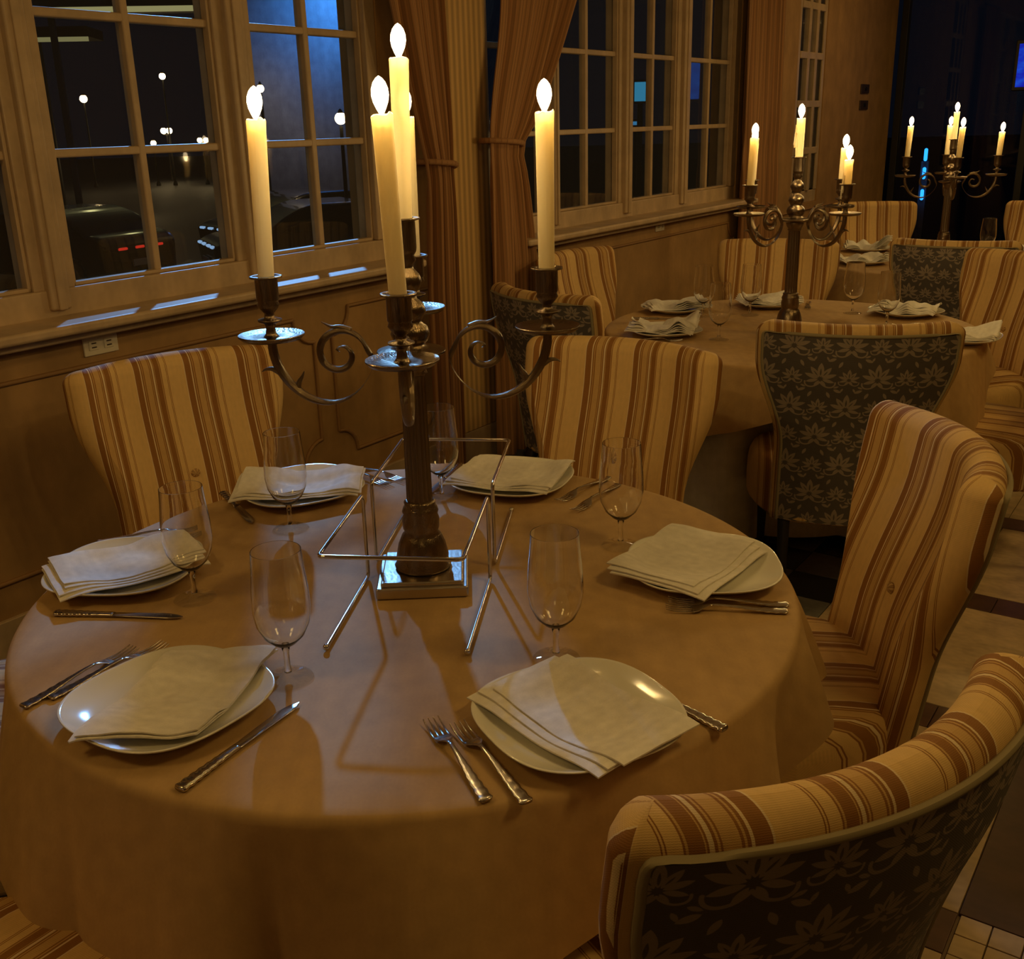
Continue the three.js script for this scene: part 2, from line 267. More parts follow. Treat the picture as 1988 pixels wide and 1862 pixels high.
// screen hung on the dark glazing at the far right
{
  const blue = texture(128, 80, (x, y) => { const v = 0.5 + 0.6 * noise(x * 9, y * 6, 2) + 0.35 * noise(x * 24, y * 17, 5); return [0.1 * v, 0.4 * v + 0.05, 0.75 + 0.25 * v]; });
  const t = thing('wall_screen', 'blue lit screen hanging high before the dark glass at the far right', 'screen', room(10.2, 1.9, -1.36).toArray(), TURN - Math.PI / 2);
  part('casing', ext(-0.5, 0.5, -0.2, 0.2, -0.03, 0.02, 0.01), blackWood, t);
  const g = new THREE.PlaneGeometry(0.94, 0.34); g.translate(0, 0, 0.0225); part('display', g, new THREE.MeshStandardMaterial({ color: 0x000000, emissive: 0xffffff, emissiveMap: blue, emissiveIntensity: 0.6, roughness: 0.3 }), t);
  part('hanger', ext(-0.02, 0.02, 0.19, 1.2, -0.015, 0.005, 0.004), blackWood, t);
  const l = new THREE.RectAreaLight(lin(0.1, 0.35, 1), 0.4, 0.94, 0.34); l.position.set(0, 0, 0.03); l.rotation.y = Math.PI; t.add(l);
}
// ------------------------------------------------------------------ floor: stone tiles laid piece by piece where they are seen
{
  const floor = structure('floor', ext(S0, S1, -0.12, -0.008, NW, N1, 0), mat({ color: lin(0.16, 0.105, 0.065), roughness: 0.7 }));
  const stone = texture(256, 256, (x, y) => { const v = 0.88 + 0.16 * tile(x, y, 2) + 0.1 * tile(x, y, 8); return [v, v, v]; });
  const sm = (r, g, b, q = 0.35) => mat({ color: lin(r, g, b), map: rep(stone, 1.3, 1.3), roughness: q });
  const beige = [sm(0.6, 0.44, 0.26), sm(0.55, 0.4, 0.24), sm(0.64, 0.47, 0.28)], brown = [sm(0.12, 0.055, 0.035), sm(0.1, 0.048, 0.03)], black = [sm(0.02, 0.022, 0.026, 0.25), sm(0.028, 0.028, 0.03, 0.25)], pale = [sm(0.24, 0.23, 0.21, 0.3), sm(0.2, 0.19, 0.18, 0.3)];
  const pick = (list) => list[(rnd() * list.length) | 0];
  const put = (s0, s1, n0, n1, list) => part('tile', ext(s0 + 0.0012, s1 - 0.0012, -0.03, -rnd() * 0.0008, n0 + 0.0012, n1 - 0.0012, 0.0015), pick(list), floor);
  for (let k = -2; k < 8; k++) {                               // one bay every 0.805 m along the aisle
    const a = 1.79 + k * 0.805, b = a + 0.13, c = a + 0.805;
    for (let j = 0; j < 3; j++) put(a, b, -0.95 + j * 0.23, -0.95 + (j + 1) * 0.23, brown);
    if (k > 0) put(a, b, -0.26, 0.44, brown);
    put(b, c, -0.95, -0.605, beige); put(b, c, -0.605, -0.26, beige);
    if (k === -1) for (let i = 0; i < 13; i++) for (let j = 0; j < 9; j++) put(lerp(b, c + 0.13, i / 13), lerp(b, c + 0.13, (i + 1) / 13), -0.255 + j * 0.0614, -0.255 + (j + 1) * 0.0614, beige);
  }
  for (let k = 0; k < 6; k++) { const a = 1.92 + k * 0.805; for (let j = 0; j < 2; j++) put(a, a + 0.675, -0.26 + j * 0.35, -0.26 + (j + 1) * 0.35, brown); }
  for (let i = 0; i < 18; i++) for (let j = 0; j < 7; j++) put(1.8 + i * 0.2, 2.0 + i * 0.2, -0.95 - (j + 1) * 0.2, -0.95 - j * 0.2, (i + j) % 2 ? black : pale);
  // the chequered field goes on under the tables and beyond
  const cells = []; for (let s = S0; s < S1 - 0.05; s += 0.2) for (let n = N0; n < N1; n += 0.2) { const ss = s + 0.1, nn = n + 0.1; if (nn > -0.96 && nn < 0.48 && ss > 0.1 && ss < 8.3) continue; if (ss > 1.79 && ss < 5.42 && nn > -2.36 && nn < -0.9) continue; cells.push([ss, nn]); }
  const im = new THREE.InstancedMesh(ext(-0.098, 0.098, -0.03, -0.0005, -0.098, 0.098, 0), mat({ map: rep(stone, 1.3, 1.3), roughness: 0.3 }), cells.length), M = new THREE.Matrix4();
  cells.forEach(([s, n], i) => { im.setMatrixAt(i, M.makeTranslation(s, 0, n)); im.setColorAt(i, (Math.round(s / 0.2) + Math.round(n / 0.2)) % 2 ? lin(0.024, 0.024, 0.027) : lin(0.22, 0.21, 0.19)); });
  im.name = 'tile_field'; im.userData = { kind: 'stuff' }; im.receiveShadow = im.castShadow = true; floor.add(im);
}
// ------------------------------------------------------------------ curtains tied back on the piers
// edges: left(h), right(h) along s; the folds gather at the tie
function curtain(label, L, R, tieH, folds, seedK, tied = true) {
  const K = 0.968, t = thing('curtain', label, 'curtain', [0, 0, 0], TURN), thick = 0.006;
  const f = (u, v, off) => {
    const h = lerp(0.02, 2.66, v), a = L(h) * K, b = R(h) * K, squeeze = clamp((b - a) / 0.55, 0.35, 1), tie = Math.exp(-(((h - tieH) / 0.1) ** 2));
    const k = Math.sin(u * folds * Math.PI * 2 + seedK + 0.6 * Math.sin(h * 1.3 + seedK)) * 0.7 + Math.sin(u * folds * Math.PI * 4.6 + seedK * 2) * 0.3;
    return [lerp(a, b, u), h, N0 + 0.075 + 0.03 * (1 - squeeze) + (0.036 - 0.012 * tie) * k + off + 0.02 * Math.sin(u * Math.PI), u * (0.9), h];
  };
  const front = grid(120, 40, (u, v) => f(u, v, thick / 2)), back = grid(120, 40, (u, v) => f(1 - u, v, -thick / 2));
  const side = (u0, flip) => grid(1, 40, (a, v) => f(u0, v, (flip ? a - 0.5 : 0.5 - a) * thick));
  part('drape', join([front, back, side(0, true), side(1, false)]), drape, t);
  const a = L(tieH) * K - 0.012, b = R(tieH) * K + 0.012, m = (a + b) / 2, w = (b - a) / 2, ring = [];
  for (let k = 0; k <= 24; k++) { const q = (k / 24) * Math.PI * 2; ring.push([m + Math.cos(q) * w, tieH + 0.03 * Math.sin(q * 0.5), N0 + 0.085 + Math.sin(q) * 0.075]); }
  if (tied) part('tieback', wire(ring, 0.012, 0.001, 8), drape, t);
  const rod = new THREE.CylinderGeometry(0.014, 0.014, (R(2.66) - L(2.66)) * K + 0.16, 12); rod.rotateZ(Math.PI / 2); rod.translate(((L(2.66) + R(2.66)) / 2) * K, 2.67, N0 + 0.085);
  part('rod', rod, blackWood, t);
  return t;
}
const tieEdge = (top, tie, low, tieH) => (h) => (h > tieH ? lerp(tie, top, Math.pow(clamp((h - tieH) / 0.62, 0, 1.6), 0.75)) : lerp(tie, low, Math.pow(clamp((tieH - h) / 0.5, 0, 1), 0.7)));
curtain('brown curtain tied back at the right end of the near window', tieEdge(3.38, 3.56, 3.52, 1.38), (h) => 3.735, 1.38, 3, 0.4);
curtain('brown curtain tied back at the left end of the far window row', (h) => (h > 1.45 ? lerp(4.03, 4.16, smooth(1.45, 2.1, h)) : 4.03), tieEdge(4.78, 4.26, 4.37, 1.45), 1.45, 3, 2.1);
curtain('narrow dim curtain hanging between the far window row and the tall slim window', (h) => 6.95, (h) => 7.62, 1.3, 4, 1.2, false);
// ------------------------------------------------------------------ the night outside
{
  const GY = -1.25, asphalt = mat({ color: lin(0.014, 0.014, 0.016), roughness: 0.6 });
  const g = new THREE.BoxGeometry(150, 0.2, 130); g.translate(-10, GY - 0.1, -66); const st = shade(new THREE.Mesh(boxUV(g), asphalt)); st.name = 'street'; st.userData = { kind: 'structure' }; scene.add(st);
  structure('wall_foundation', ext(S0, S1 + 0.2, GY, -0.12, NW, N1, 0), wallPaint);
  const iron = mat({ color: lin(0.03, 0.03, 0.03), roughness: 0.5 });
  const warmGlow = glow(1, 0.7, 0.32, 14), whiteGlow = glow(1, 0.88, 0.7, 12);
  // street lamps: [x, height, forward, globe radius, heads, label]
  const lamps = [[-22.54, 3.35, 60, 0.2, 1, 'street lamp far outside, seen low in the left column of the near window'], [-18.16, 4.38, 60, 0.17, 1, 'taller street lamp outside, seen in the upper right pane of the near window'], [-5.69, 2.463, 26.3, 0.09, 1, 'street lamp outside, seen just above the left candle flame'],
    [-3.31, 1.724, 22.6, 0.12, 1, 'bright yellow street lamp outside, left of the middle candles'], [-20.13, 1.617, 66, 0.18, 2, 'twin globe lamp outside, brightest of the low lights in the left window'], [-19.09, 0.99, 60, 0.15, 1, 'low lamp outside beside the muntin of the left window'],
    [-16.38, 1.08, 60, 0.14, 2, 'low twin globe lamp outside near the window post'], [-13.4, 0.655, 40, 0.12, 1, 'low lamp outside just under the cross muntin of the left window'], [-4.77, 1.4, 26.6, 0.033, 1, 'faint tiny lamp outside between the candles']];
  for (const [x, h, F, r, heads, label] of lamps) {
    const t = thing('street_lamp', label, 'street lamp', [x, GY, -F]), y = h - GY;
    part('post', join([lathe([[0.12, 0], [0.12, 0.1], [0.05, 0.25], [0.035, y - r - 0.03], [0, y - r - 0.03]], 10), ...(heads > 1 ? [ext(-0.2, 0.2, y - r - 0.06, y - r - 0.02, -0.02, 0.02)] : [])]), iron, t);
    for (let k = 0; k < heads; k++) {
      const ox = heads > 1 ? (k - 0.5) * 0.34 : 0, s = new THREE.SphereGeometry(r, 16, 10); s.translate(ox, y, 0); part('lamp_globe', s, warmGlow, t);
      const c = lathe([[r * 0.5, 0], [r * 0.3, 0.06], [0, 0.09]], 10); c.translate(ox, y + r * 0.85, 0); part('cap', c, iron, t);
      const l = new THREE.PointLight(FLAME, F < 30 ? 0.05 : 0.25, 0, 2); l.position.set(ox, y, 0); l.castShadow = true; t.add(l);
    }
  }
  // the cold floodlight that shines in on the table
  {
    const t = thing('floodlight', 'cold blue floodlight on a tall pole outside the near window', 'floodlight', [FLOOD.x, GY, FLOOD.z - 0.12]), y = FLOOD.y - GY;
    { const pole = lathe([[0.12, 0], [0.12, 0.1], [0.05, 0.2], [0.04, y - 0.3], [0, y - 0.3]], 12); pole.translate(-0.74, 0, 0); part('pole', join([pole, ext(-0.78, 0.03, y - 0.36, y - 0.3, -0.03, 0.03)]), iron, t); }
    const head = new THREE.Group(); const hg = lathe([[0, -0.2], [0.1, -0.2], [0.19, 0.02], [0.2, 0.06], [0.185, 0.06], [0.17, 0.03], [0, 0.0]], 24), lg = lathe([[0, 0.02], [0.165, 0.02], [0.165, 0.03], [0, 0.036]], 24);
    const q = new THREE.Quaternion().setFromUnitVectors(new THREE.Vector3(0, 1, 0), new THREE.Vector3(1.46, -6.2, 11.4).normalize());
    for (const k of [hg, lg]) { k.applyQuaternion(q); k.translate(0, y, 0.06); }
    part('housing', hg, iron, t); part('lens', lg, glow(0.3, 0.65, 1, 40), t); part('bracket', ext(-0.03, 0.03, y - 0.32, y - 0.05, -0.1, 0.02), iron, t);
  }
  // white neighbouring house washed blue from its eaves
  {
    const t = thing('neighbour_house', 'pale house outside washed in blue light behind the right sash', 'house', [0.3, GY, -27.5]);
    const rend = mat({ color: lin(0.5, 0.5, 0.5), map: rep(plasterTex, 0.5, 0.5), roughness: 0.9 });
    part('wall', ext(-6.6, -1.2, 0, 7.2, -4, 0, 0.02), rend, t); part('roof', ext(-7.0, -0.8, 7.2, 7.4, -4.4, 0.5, 0.03), iron, t);
    part('wall_light', join([ext(-4.25, -3.35, 6.25, 6.4, 0, 1.9, 0.02)]), iron, t);
    const lamp = part('lamp_face', ext(-4.2, -3.4, 6.24, 6.25, 1.4, 1.86, 0), glow(0.12, 0.42, 1, 3), t);
    const l = new THREE.SpotLight(lin(0.05, 0.3, 1), 32, 0, rad(56), 1, 2); l.position.set(-3.9, 6.2, 1.6); l.target.position.set(-4.35, 5.5, 0.05); l.castShadow = true; t.add(l, l.target);
    for (const x of [-2.5]) { const w = part('window', ext(x, x + 0.9, 1.2, 2.6, -0.02, 0.03, 0.01), iron, t); part('pane', ext(x + 0.06, x + 0.84, 1.26, 2.54, 0.02, 0.034, 0), mat({ color: lin(0.01, 0.01, 0.012), roughness: 0.1 }), w); }
  }
  // lit canopies across the street
  const canopy = (x, y, z, w, label, k) => {
    const t = thing('canopy', label, 'canopy', [x, GY, z], rad(6)), h = y - GY;
    part('roof', ext(-w / 2, w / 2, h + 0.08, h + 0.4, -2, 0, 0.02), iron, t); for (const p of [-w / 2 + 0.1]) part('post', ext(p - 0.08, p + 0.08, 0, h + 0.08, -1.2, -1.04, 0.01), iron, t);
    part('light_strip', ext(-w / 2, w / 2, h - 0.06, h + 0.08, -0.04, 0, 0.01), glow(0.8, 0.72, 0.3, k), t);
    const l = new THREE.RectAreaLight(lin(0.8, 0.72, 0.3), 4, w, 0.14); l.position.set(0, h, 0.02); l.rotation.y = Math.PI; t.add(l);
  };
  canopy(-9.9, 4.62, -30, 4.5, 'lit canopy edge outside, long yellow line at the top of the left window', 0.35); canopy(-14.3, 4.45, -36.5, 2.0, 'short lit canopy edge outside, lower yellow line in the left window', 0.22);
  // parked cars
  const car = (x, z, turn, label, tail, tone) => {
    const t = thing('parked_car', label, 'car', [x, GY, z], turn), paint = phys({ color: tone, roughness: 0.25, clearcoat: 1, clearcoatRoughness: 0.05 });
    const s = new THREE.Shape(); s.moveTo(-2.1, 0.3); s.lineTo(-2.15, 0.75); s.quadraticCurveTo(-2.0, 0.92, -1.2, 0.95); s.quadraticCurveTo(-0.7, 1.4, -0.2, 1.42); s.lineTo(0.7, 1.42); s.quadraticCurveTo(1.3, 1.35, 1.7, 1.0); s.quadraticCurveTo(2.15, 0.98, 2.15, 0.8); s.lineTo(2.12, 0.3); s.closePath();
    const b = new THREE.ExtrudeGeometry(s, { depth: 1.56, bevelEnabled: true, bevelThickness: 0.1, bevelSize: 0.05, bevelSegments: 3, curveSegments: 10 }); b.translate(0, 0, -0.78); part('body', b, paint, t);
    const glassM = mat({ color: lin(0.01, 0.01, 0.012), roughness: 0.05 });
    for (const m of [-1, 1]) { const q = new THREE.Shape(); q.moveTo(-0.95, 0.98); q.lineTo(-0.25, 1.34); q.lineTo(0.7, 1.34); q.lineTo(1.35, 1.0); q.closePath(); const w = new THREE.ExtrudeGeometry(q, { depth: 0.02, bevelEnabled: false }); w.translate(0, 0, m > 0 ? 0.87 : -0.89); part('side_window', w, glassM, t); }
    for (const wx of [-1.35, 1.3]) for (const m of [-0.82, 0.82]) { const w = new THREE.CylinderGeometry(0.32, 0.32, 0.2, 24); w.rotateX(Math.PI / 2); w.translate(wx, 0.32, m); const wh = part('wheel', w, blackWood, t); const hb = new THREE.CylinderGeometry(0.18, 0.18, 0.22, 16); hb.rotateX(Math.PI / 2); hb.translate(wx, 0.32, m); part('hub', hb, chrome, wh); }
    for (const m of tail ? [-0.42, 0.05, 0.46] : [-0.6, -0.2, 0.25, 0.6]) part(tail ? 'tail_light' : 'headlight', ext(tail ? 2.14 : -2.22, tail ? 2.22 : -2.13, 0.76, 0.81, m - 0.11, m + 0.11, 0.02), tail ? glow(1, 0.04, 0.02, 0.45) : glow(0.4, 0.65, 1, 0.6), t);
    part('number_plate', ext(tail ? 2.19 : -2.23, tail ? 2.22 : -2.2, 0.45, 0.57, -0.26, 0.26, 0.005), plastic, t);
  };
  car(-8.76, -21.0, rad(-28), 'dark parked car outside with small red tail lights', true, lin(0.01, 0.01, 0.014));
  car(-3.64, -20.9, rad(25.5), 'dark blue parked car outside with bluish front lights', false, lin(0.012, 0.016, 0.03));
  car(-4.62, -24.6, rad(40), 'farther dark parked car outside with dim bluish lights', false, lin(0.012, 0.012, 0.014));
  // signs beyond the far windows
  const sign = (x, h, z, w, ht, c, k, label, cat = 'sign', name = 'lit_sign') => { const t = thing(name, label, cat, [x, GY, z], rad(-8)), y = h - GY; part('post', ext(-0.04, 0.04, 0, y - ht / 2, -0.1, -0.02, 0.01), iron, t); part('box', ext(-w / 2 - 0.03, w / 2 + 0.03, y - ht / 2 - 0.03, y + ht / 2 + 0.03, -0.1, -0.005, 0.01), iron, t); part('sign_face', ext(-w / 2, w / 2, y - ht / 2, y + ht / 2, -0.01, 0.004, 0.002), glow(...c, k), t); };
  sign(1.99, 1.93, -16, 0.16, 0.26, [0.05, 0.36, 0.6], 0.5, 'small cyan lit sign outside, seen in the middle sash of the far windows'); sign(1.97, 1.5, -16.2, 0.12, 0.05, [0.05, 0.25, 0.5], 0.6, 'thin dim cyan sign outside, lower than the other cyan sign');
  {
    const t = thing('neon_sign', 'three short bright blue neon bars one above another beyond the far glass', 'neon sign', [5.45, GY, -14.05], rad(-20));
    part('post', ext(-0.05, 0.05, 0, 2.2, -0.1, -0.03, 0.01), iron, t);
    for (const [h, l] of [[1.03, 0.16], [0.8, 0.15], [0.53, 0.14]]) { const c = new THREE.CapsuleGeometry(0.022, l - 0.044, 4, 10); c.translate(0, h - GY, 0.01); part('neon_tube', c, glow(0.02, 0.3, 1, 2.2), t); const p = new THREE.PointLight(lin(0.05, 0.3, 1), 0.04, 0, 2); p.position.set(0, h - GY, 0.1); p.castShadow = true; t.add(p); }
  }
}
// ------------------------------------------------------------------ round tables under two cloths
const TH = 0.75;
const TABLES = [{ x: -0.186, F: 1.767, R: 0.688 }, { x: 1.117, F: 4.125, R: 0.725 }, { x: 2.49, F: 6.05, R: 0.72 }];
function overlay(R, drop, seedK, flare = 0.05) {                 // tan cloth: flat top, rolled edge, folds that open towards the hem
  const rows = [[0, 0], [0.3, 0], [0.6, 0], [0.85, 0], [0.96, 0], [0.99, 0], [1, 1]];
  const NU = 320, NV = 26, y0 = TH;
  const foldAt = (a) => 0.62 * (1.7 * Math.pow(Math.abs(Math.sin(a * 6 + seedK + 0.5 * Math.sin(a * 3 + seedK))), 0.75) - 1) + 0.3 * Math.sin(a * 17 + seedK * 2 + Math.sin(a * 2)) + 0.25 * Math.sin(a * 5 + 1);
  const f = (u, v) => {
    const a = u * Math.PI * 2; let r, y;
    if (v < 0.35) { const t = v / 0.35; r = (R - 0.012) * t; y = y0; }
    else if (v < 0.5) { const t = ((v - 0.35) / 0.15) * Math.PI / 2; r = R - 0.012 + 0.018 * Math.sin(t); y = y0 - 0.018 * (1 - Math.cos(t)); }
    else { const t = (v - 0.5) / 0.5, k = Math.pow(t, 0.85), d = drop(a); const fo = foldAt(a); r = R + 0.006 + flare * 0.35 * k * (d / 0.25) + 0.06 * k * (fo + 0.35) * Math.min(1, d / 0.2); y = y0 - 0.018 - (d - 0.018) * t + 0.02 * t * fo; }
    const x = r * Math.cos(a), z = -r * Math.sin(a); return [x, y, z, x, v < 0.5 ? z : z + (y0 - y)];
  };
  return grid(NU, NV, f, true);
}
function underlay(R, seedK, seats = []) {
  return grid(200, 16, (u, v) => {
    const a = u * Math.PI * 2; let r, y;
    if (v < 0.25) { r = (R - 0.008) * (v / 0.25); y = TH - 0.004; } else { const t = (v - 0.25) / 0.75, fo = Math.sin(a * 14 + seedK) * 0.6 + Math.sin(a * 9 + 2 * seedK) * 0.4; y = lerp(TH - 0.004, 0.03, t); r = R - 0.03 + 0.02 * t * fo - 0.01 * t; for (const [deg, front] of seats) { const q = (((((a * 180) / Math.PI - deg + 540) % 360) + 360) % 360) - 180; r = Math.min(r, lerp(R + 0.03, front, smooth(0.62, 0.5, y) * smooth(31, 18, Math.abs(q)))); } }
    return [r * Math.cos(a), y, -r * Math.sin(a), a * R, y];
  }, true);
}
const hem = [
  (a) => { const d = (deg, w) => Math.exp(-((((((a * 180) / Math.PI - deg + 540) % 360) - 180) / w) ** 2)); return 0.185 + 0.15 * d(238, 42) + 0.05 * d(5, 16) + 0.16 * d(120, 40) + 0.015 * Math.sin(a * 8); },
  (a) => 0.25 + 0.09 * Math.cos(4 * (a - rad(215))) + 0.01 * Math.sin(a * 9),
  (a) => 0.27 + 0.08 * Math.cos(4 * (a - rad(240)))];
const TABLE_WORDS = ['nearest round table, under the big candelabrum and the wire stand', 'middle round table, behind the patterned chair back', 'farthest round table, by the dark glass end of the room'];
TABLES.forEach((T, i) => {
  const t = thing('round_table', TABLE_WORDS[i], 'table', [T.x, 0, -T.F]);
  part('tabletop', lathe([[0, TH - 0.034], [T.R - 0.03, TH - 0.034], [T.R - 0.014, TH - 0.028], [T.R - 0.012, TH - 0.012], [T.R - 0.018, TH - 0.008], [0, TH - 0.008]], 64), blackWood, t);
  part('pedestal', lathe([[0.3, 0], [0.3, 0.02], [0.06, 0.06], [0.045, 0.12], [0.045, TH - 0.034], [0, TH - 0.034]], 32), blackWood, t);
  const w = single('tablecloth', underlay(T.R, i + 1, [[[8, 0.43]], [[267, 0.45], [193, 0.41], [326, 0.47], [20, 0.55]], [[251, 0.37]]][i]), whiteCloth, ['white floor length cloth under the tan cloth of the nearest table', 'white floor length cloth under the tan cloth of the middle table', 'white floor length cloth under the tan cloth of the farthest table'][i], 'tablecloth'); w.position.set(T.x, 0, -T.F);
  const c = single('tablecloth', overlay(T.R, hem[i], i * 2.1 + 0.7), tanCloth, ['tan cloth draped over the nearest round table', 'tan cloth draped over the middle round table', 'tan cloth draped over the farthest round table'][i], 'tablecloth'); c.position.set(T.x, 0, -T.F);
  c.material.side = THREE.DoubleSide;
});
// ------------------------------------------------------------------ upholstered dining chairs, striped in front, damask behind
const SEAT_Y = 0.475, BACK_TOP = 0.965, BACK_BOT = 0.29;
const halfW = (y) => lerp(0.195, 0.268, smooth(0.56, 0.86, y));
const sag = (y) => 0.078 * (halfW(y) / 0.268) ** 2;
const recline = (y) => -0.17 * (BACK_TOP - 0.02 - y) * -1 * 1 - 0 ;
// middle surface of the back: x across, z forward (the two ends of the top rail lie at z = 0)
function mid(u, y, grow = 1) { const w = halfW(y) * grow; return [u * w, sag(y) * (u * u - 1) * 1 + (BACK_TOP - y) * 0.16]; }
function normal2(u, y) { const w = halfW(y), dz = sag(y) * 2 * u / w, l = Math.hypot(1, dz); return [-dz / l, 1 / l]; } // towards the sitter
function makeBack() {
  const Tt = 0.036, rows = [];                                  // half thickness
  for (let k = 0; k <= 22; k++) rows.push([lerp(BACK_BOT, BACK_TOP - Tt, k / 22), 1]);
  for (let k = 1; k <= 7; k++) { const a = (k / 7) * Math.PI / 2; rows.push([BACK_TOP - Tt + Tt * Math.sin(a), Math.max(Math.cos(a), 0)]); }
  const loop = [];                                              // (u, side) : front face, right edge, back face, left edge
  for (let k = 0; k <= 24; k++) loop.push([lerp(-1, 1, k / 24), 1, 0]);
  for (let k = 1; k <= 6; k++) loop.push([1, Math.cos((k / 6) * Math.PI), Math.sin((k / 6) * Math.PI)]);
  for (let k = 1; k <= 24; k++) loop.push([lerp(1, -1, k / 24), -1, 0]);
  for (let k = 1; k <= 6; k++) loop.push([-1, -Math.cos((k / 6) * Math.PI), -Math.sin((k / 6) * Math.PI)]);
  const NU = loop.length - 1;
  return grid(NU, rows.length, (u, v) => {
    const k = Math.round(v * rows.length), cap = k === 0, [y, c] = rows[Math.max(0, k - 1)], [lu, side, out] = loop[Math.round(u * NU)];
    const s = cap ? 0 : c, yy = y, m = mid(lu * (1 - 0.0), yy), n = normal2(lu, yy), e = (1 - c) * Tt * 0.6;
    const x = m[0] + n[0] * side * Tt * s + Math.sign(out) * Math.abs(out) * Tt * 0.75 * s - Math.sign(lu) * e * Math.abs(lu), z = m[1] + n[1] * side * Tt * s;
    return [x, yy, z, x + (side < 0.99 && side > -0.99 ? Math.sign(lu) * 0.02 * (1 - side) : 0), yy + (1 - s) * 0.02 * (side < 0 ? 2 : 1)];
  });
}
function makeOuter() {                                          // damask panel let into the rear face
  const Tt = 0.036, f = (u, v, o) => { const y = lerp(BACK_BOT + 0.004, BACK_TOP - 0.034, v), uu = (u * 2 - 1) * 0.965, m = mid(uu, y), n = normal2(uu, y), d = Tt + o; return [m[0] - n[0] * d, y, m[1] - n[1] * d, m[0] + 0.5, y]; };
  const faces = [grid(28, 24, (u, v) => f(1 - u, v, 0.006))];
  faces.push(grid(28, 1, (u, v) => f(u, 1, lerp(0.006, -0.004, 1 - v))), grid(1, 24, (u, v) => f(0, v, lerp(0.006, -0.004, u))), grid(1, 24, (u, v) => f(1, v, lerp(-0.004, 0.006, u))), grid(28, 1, (u, v) => f(u, 0, lerp(-0.004, 0.006, v))));
  return join(faces);
}
function makePiping() {
  const Tt = 0.036, pt = (uu, y) => { const m = mid(uu, y), n = normal2(uu, y); return [m[0] - n[0] * (Tt + 0.004), y, m[1] - n[1] * (Tt + 0.004)]; }, pts = [];
  for (let k = 0; k <= 14; k++) pts.push(pt(-0.972, lerp(BACK_BOT + 0.002, BACK_TOP - 0.04, k / 14)));
  for (let k = 0; k <= 20; k++) pts.push(pt(lerp(-0.95, 0.95, k / 20), BACK_TOP - 0.03));
  for (let k = 0; k <= 14; k++) pts.push(pt(0.972, lerp(BACK_TOP - 0.04, BACK_BOT + 0.002, k / 14)));
  return sweep(pts, 0.0055, 8, 2);
}
function makeSeat() {
  const outline = (a) => { const c = Math.cos(a), s = Math.sin(a), e = 2 / 3.6, X = Math.sign(c) * Math.abs(c) ** e, Z = Math.sign(s) * Math.abs(s) ** e; const w = lerp(0.235, 0.3, smooth(-1, 0.3, Z)); return [X * w, Z * 0.255 + 0.285]; };
  const prof = [[0, 0.285], [0.9, 0.285], [0.985, 0.29], [1, 0.3], [1.005, 0.36], [1.0, 0.415], [0.985, 0.44], [0.955, 0.46], [0.9, 0.473], [0.75, 0.483], [0.5, 0.488], [0, 0.49]];
  const g = grid(64, prof.length - 1, (u, v) => { const [s, y] = prof[Math.round(v * (prof.length - 1))], [x, z] = outline(u * Math.PI * 2); const cz = 0.285; const X = x * s, Z = cz + (z - cz) * s; return [X, y, Z, X, Z + (0.49 - y)]; }, true);
  g.index.array.reverse(); g.computeVertexNormals(); return g;
}
function makeChair(label) {
  const t = thing('dining_chair', label, 'chair');
  const b = part('backrest', makeBack(), striped, t, 'striped padded backrest with flared wings');
  part('outer_back', makeOuter(), damaskMat, t, 'dark floral damask back panel'); part('piping', makePiping(), pipingMat, t);
  const bm = mid(0, 0.64), bt = lathe([[0, -0.004], [0.011, -0.003], [0.013, 0.001], [0.009, 0.006], [0, 0.008]], 16); bt.rotateX(Math.PI / 2); bt.translate(0, 0.64, bm[1] + 0.038); part('button', bt, striped, b);
  part('seat', makeSeat(), striped, t);
  for (const [x, z] of [[-0.235, 0.47], [0.235, 0.47], [-0.18, 0.08], [0.18, 0.08]]) {
    const c = new THREE.CylinderGeometry(0.027, 0.016, 0.29, 4, 1); c.rotateY(Math.PI / 4); const k = z < 0.2 ? -0.35 : 0.05; const p = c.attributes.position; for (let i = 0; i < p.count; i++) if (p.getY(i) < 0) p.setZ(i, p.getZ(i) + k * 0.29); c.computeVertexNormals(); c.translate(x, 0.145, z); part('leg', c, blackWood, t);
  }
  return t;
}
// [x, forward, direction it faces (deg from +x towards +forward), label]
const CHAIRS = [
  [-0.915, 2.83, -55, 'striped chair by the wall at left, behind the nearest table'],
  [0.305, 2.855, -122, 'striped chair right of the candelabrum foot, behind the nearest table'],
  [0.805, 1.92, 178, 'striped chair in profile, right of the nearest table'],
  [0.335, 0.925, 120, 'chair cropped at the bottom right corner, striped rail above a damask back'],
  [-0.84, 0.76, 58, 'chair at the bottom left edge, only its striped seat corner showing'],
  [-1.33, 1.79, 0, 'chair at the left edge, only its striped seat showing beside the nearest tablecloth'],
  [1.055, 3.105, 78, 'chair seen from behind in front of the middle table, dark damask back'],
  [0.14, 3.9, 39, 'chair with dark damask back in front of the curtain, left of the middle table'],
  [1.36, 5.3, -112, 'striped chair behind the candelabrum of the middle table'],
  [2.215, 4.55, -157, 'striped chair at the right edge, right of the middle table'],
  [0.34, 5.06, -40, 'striped chair against the wall below the far windows, left of the middle table'],
  [1.985, 3.54, 148, 'chair mostly out of frame at the right edge, striped seat and black legs'],
  [2.18, 5.14, 62, 'chair seen from behind at the farthest table, dark back beyond the middle table'],
  [2.58, 7.5, -95, 'striped chair behind the farthest table, before the brown wall'],
  [3.64, 7.13, -136, 'striped chair at far right, before the black glass'],
];
let firstChair;
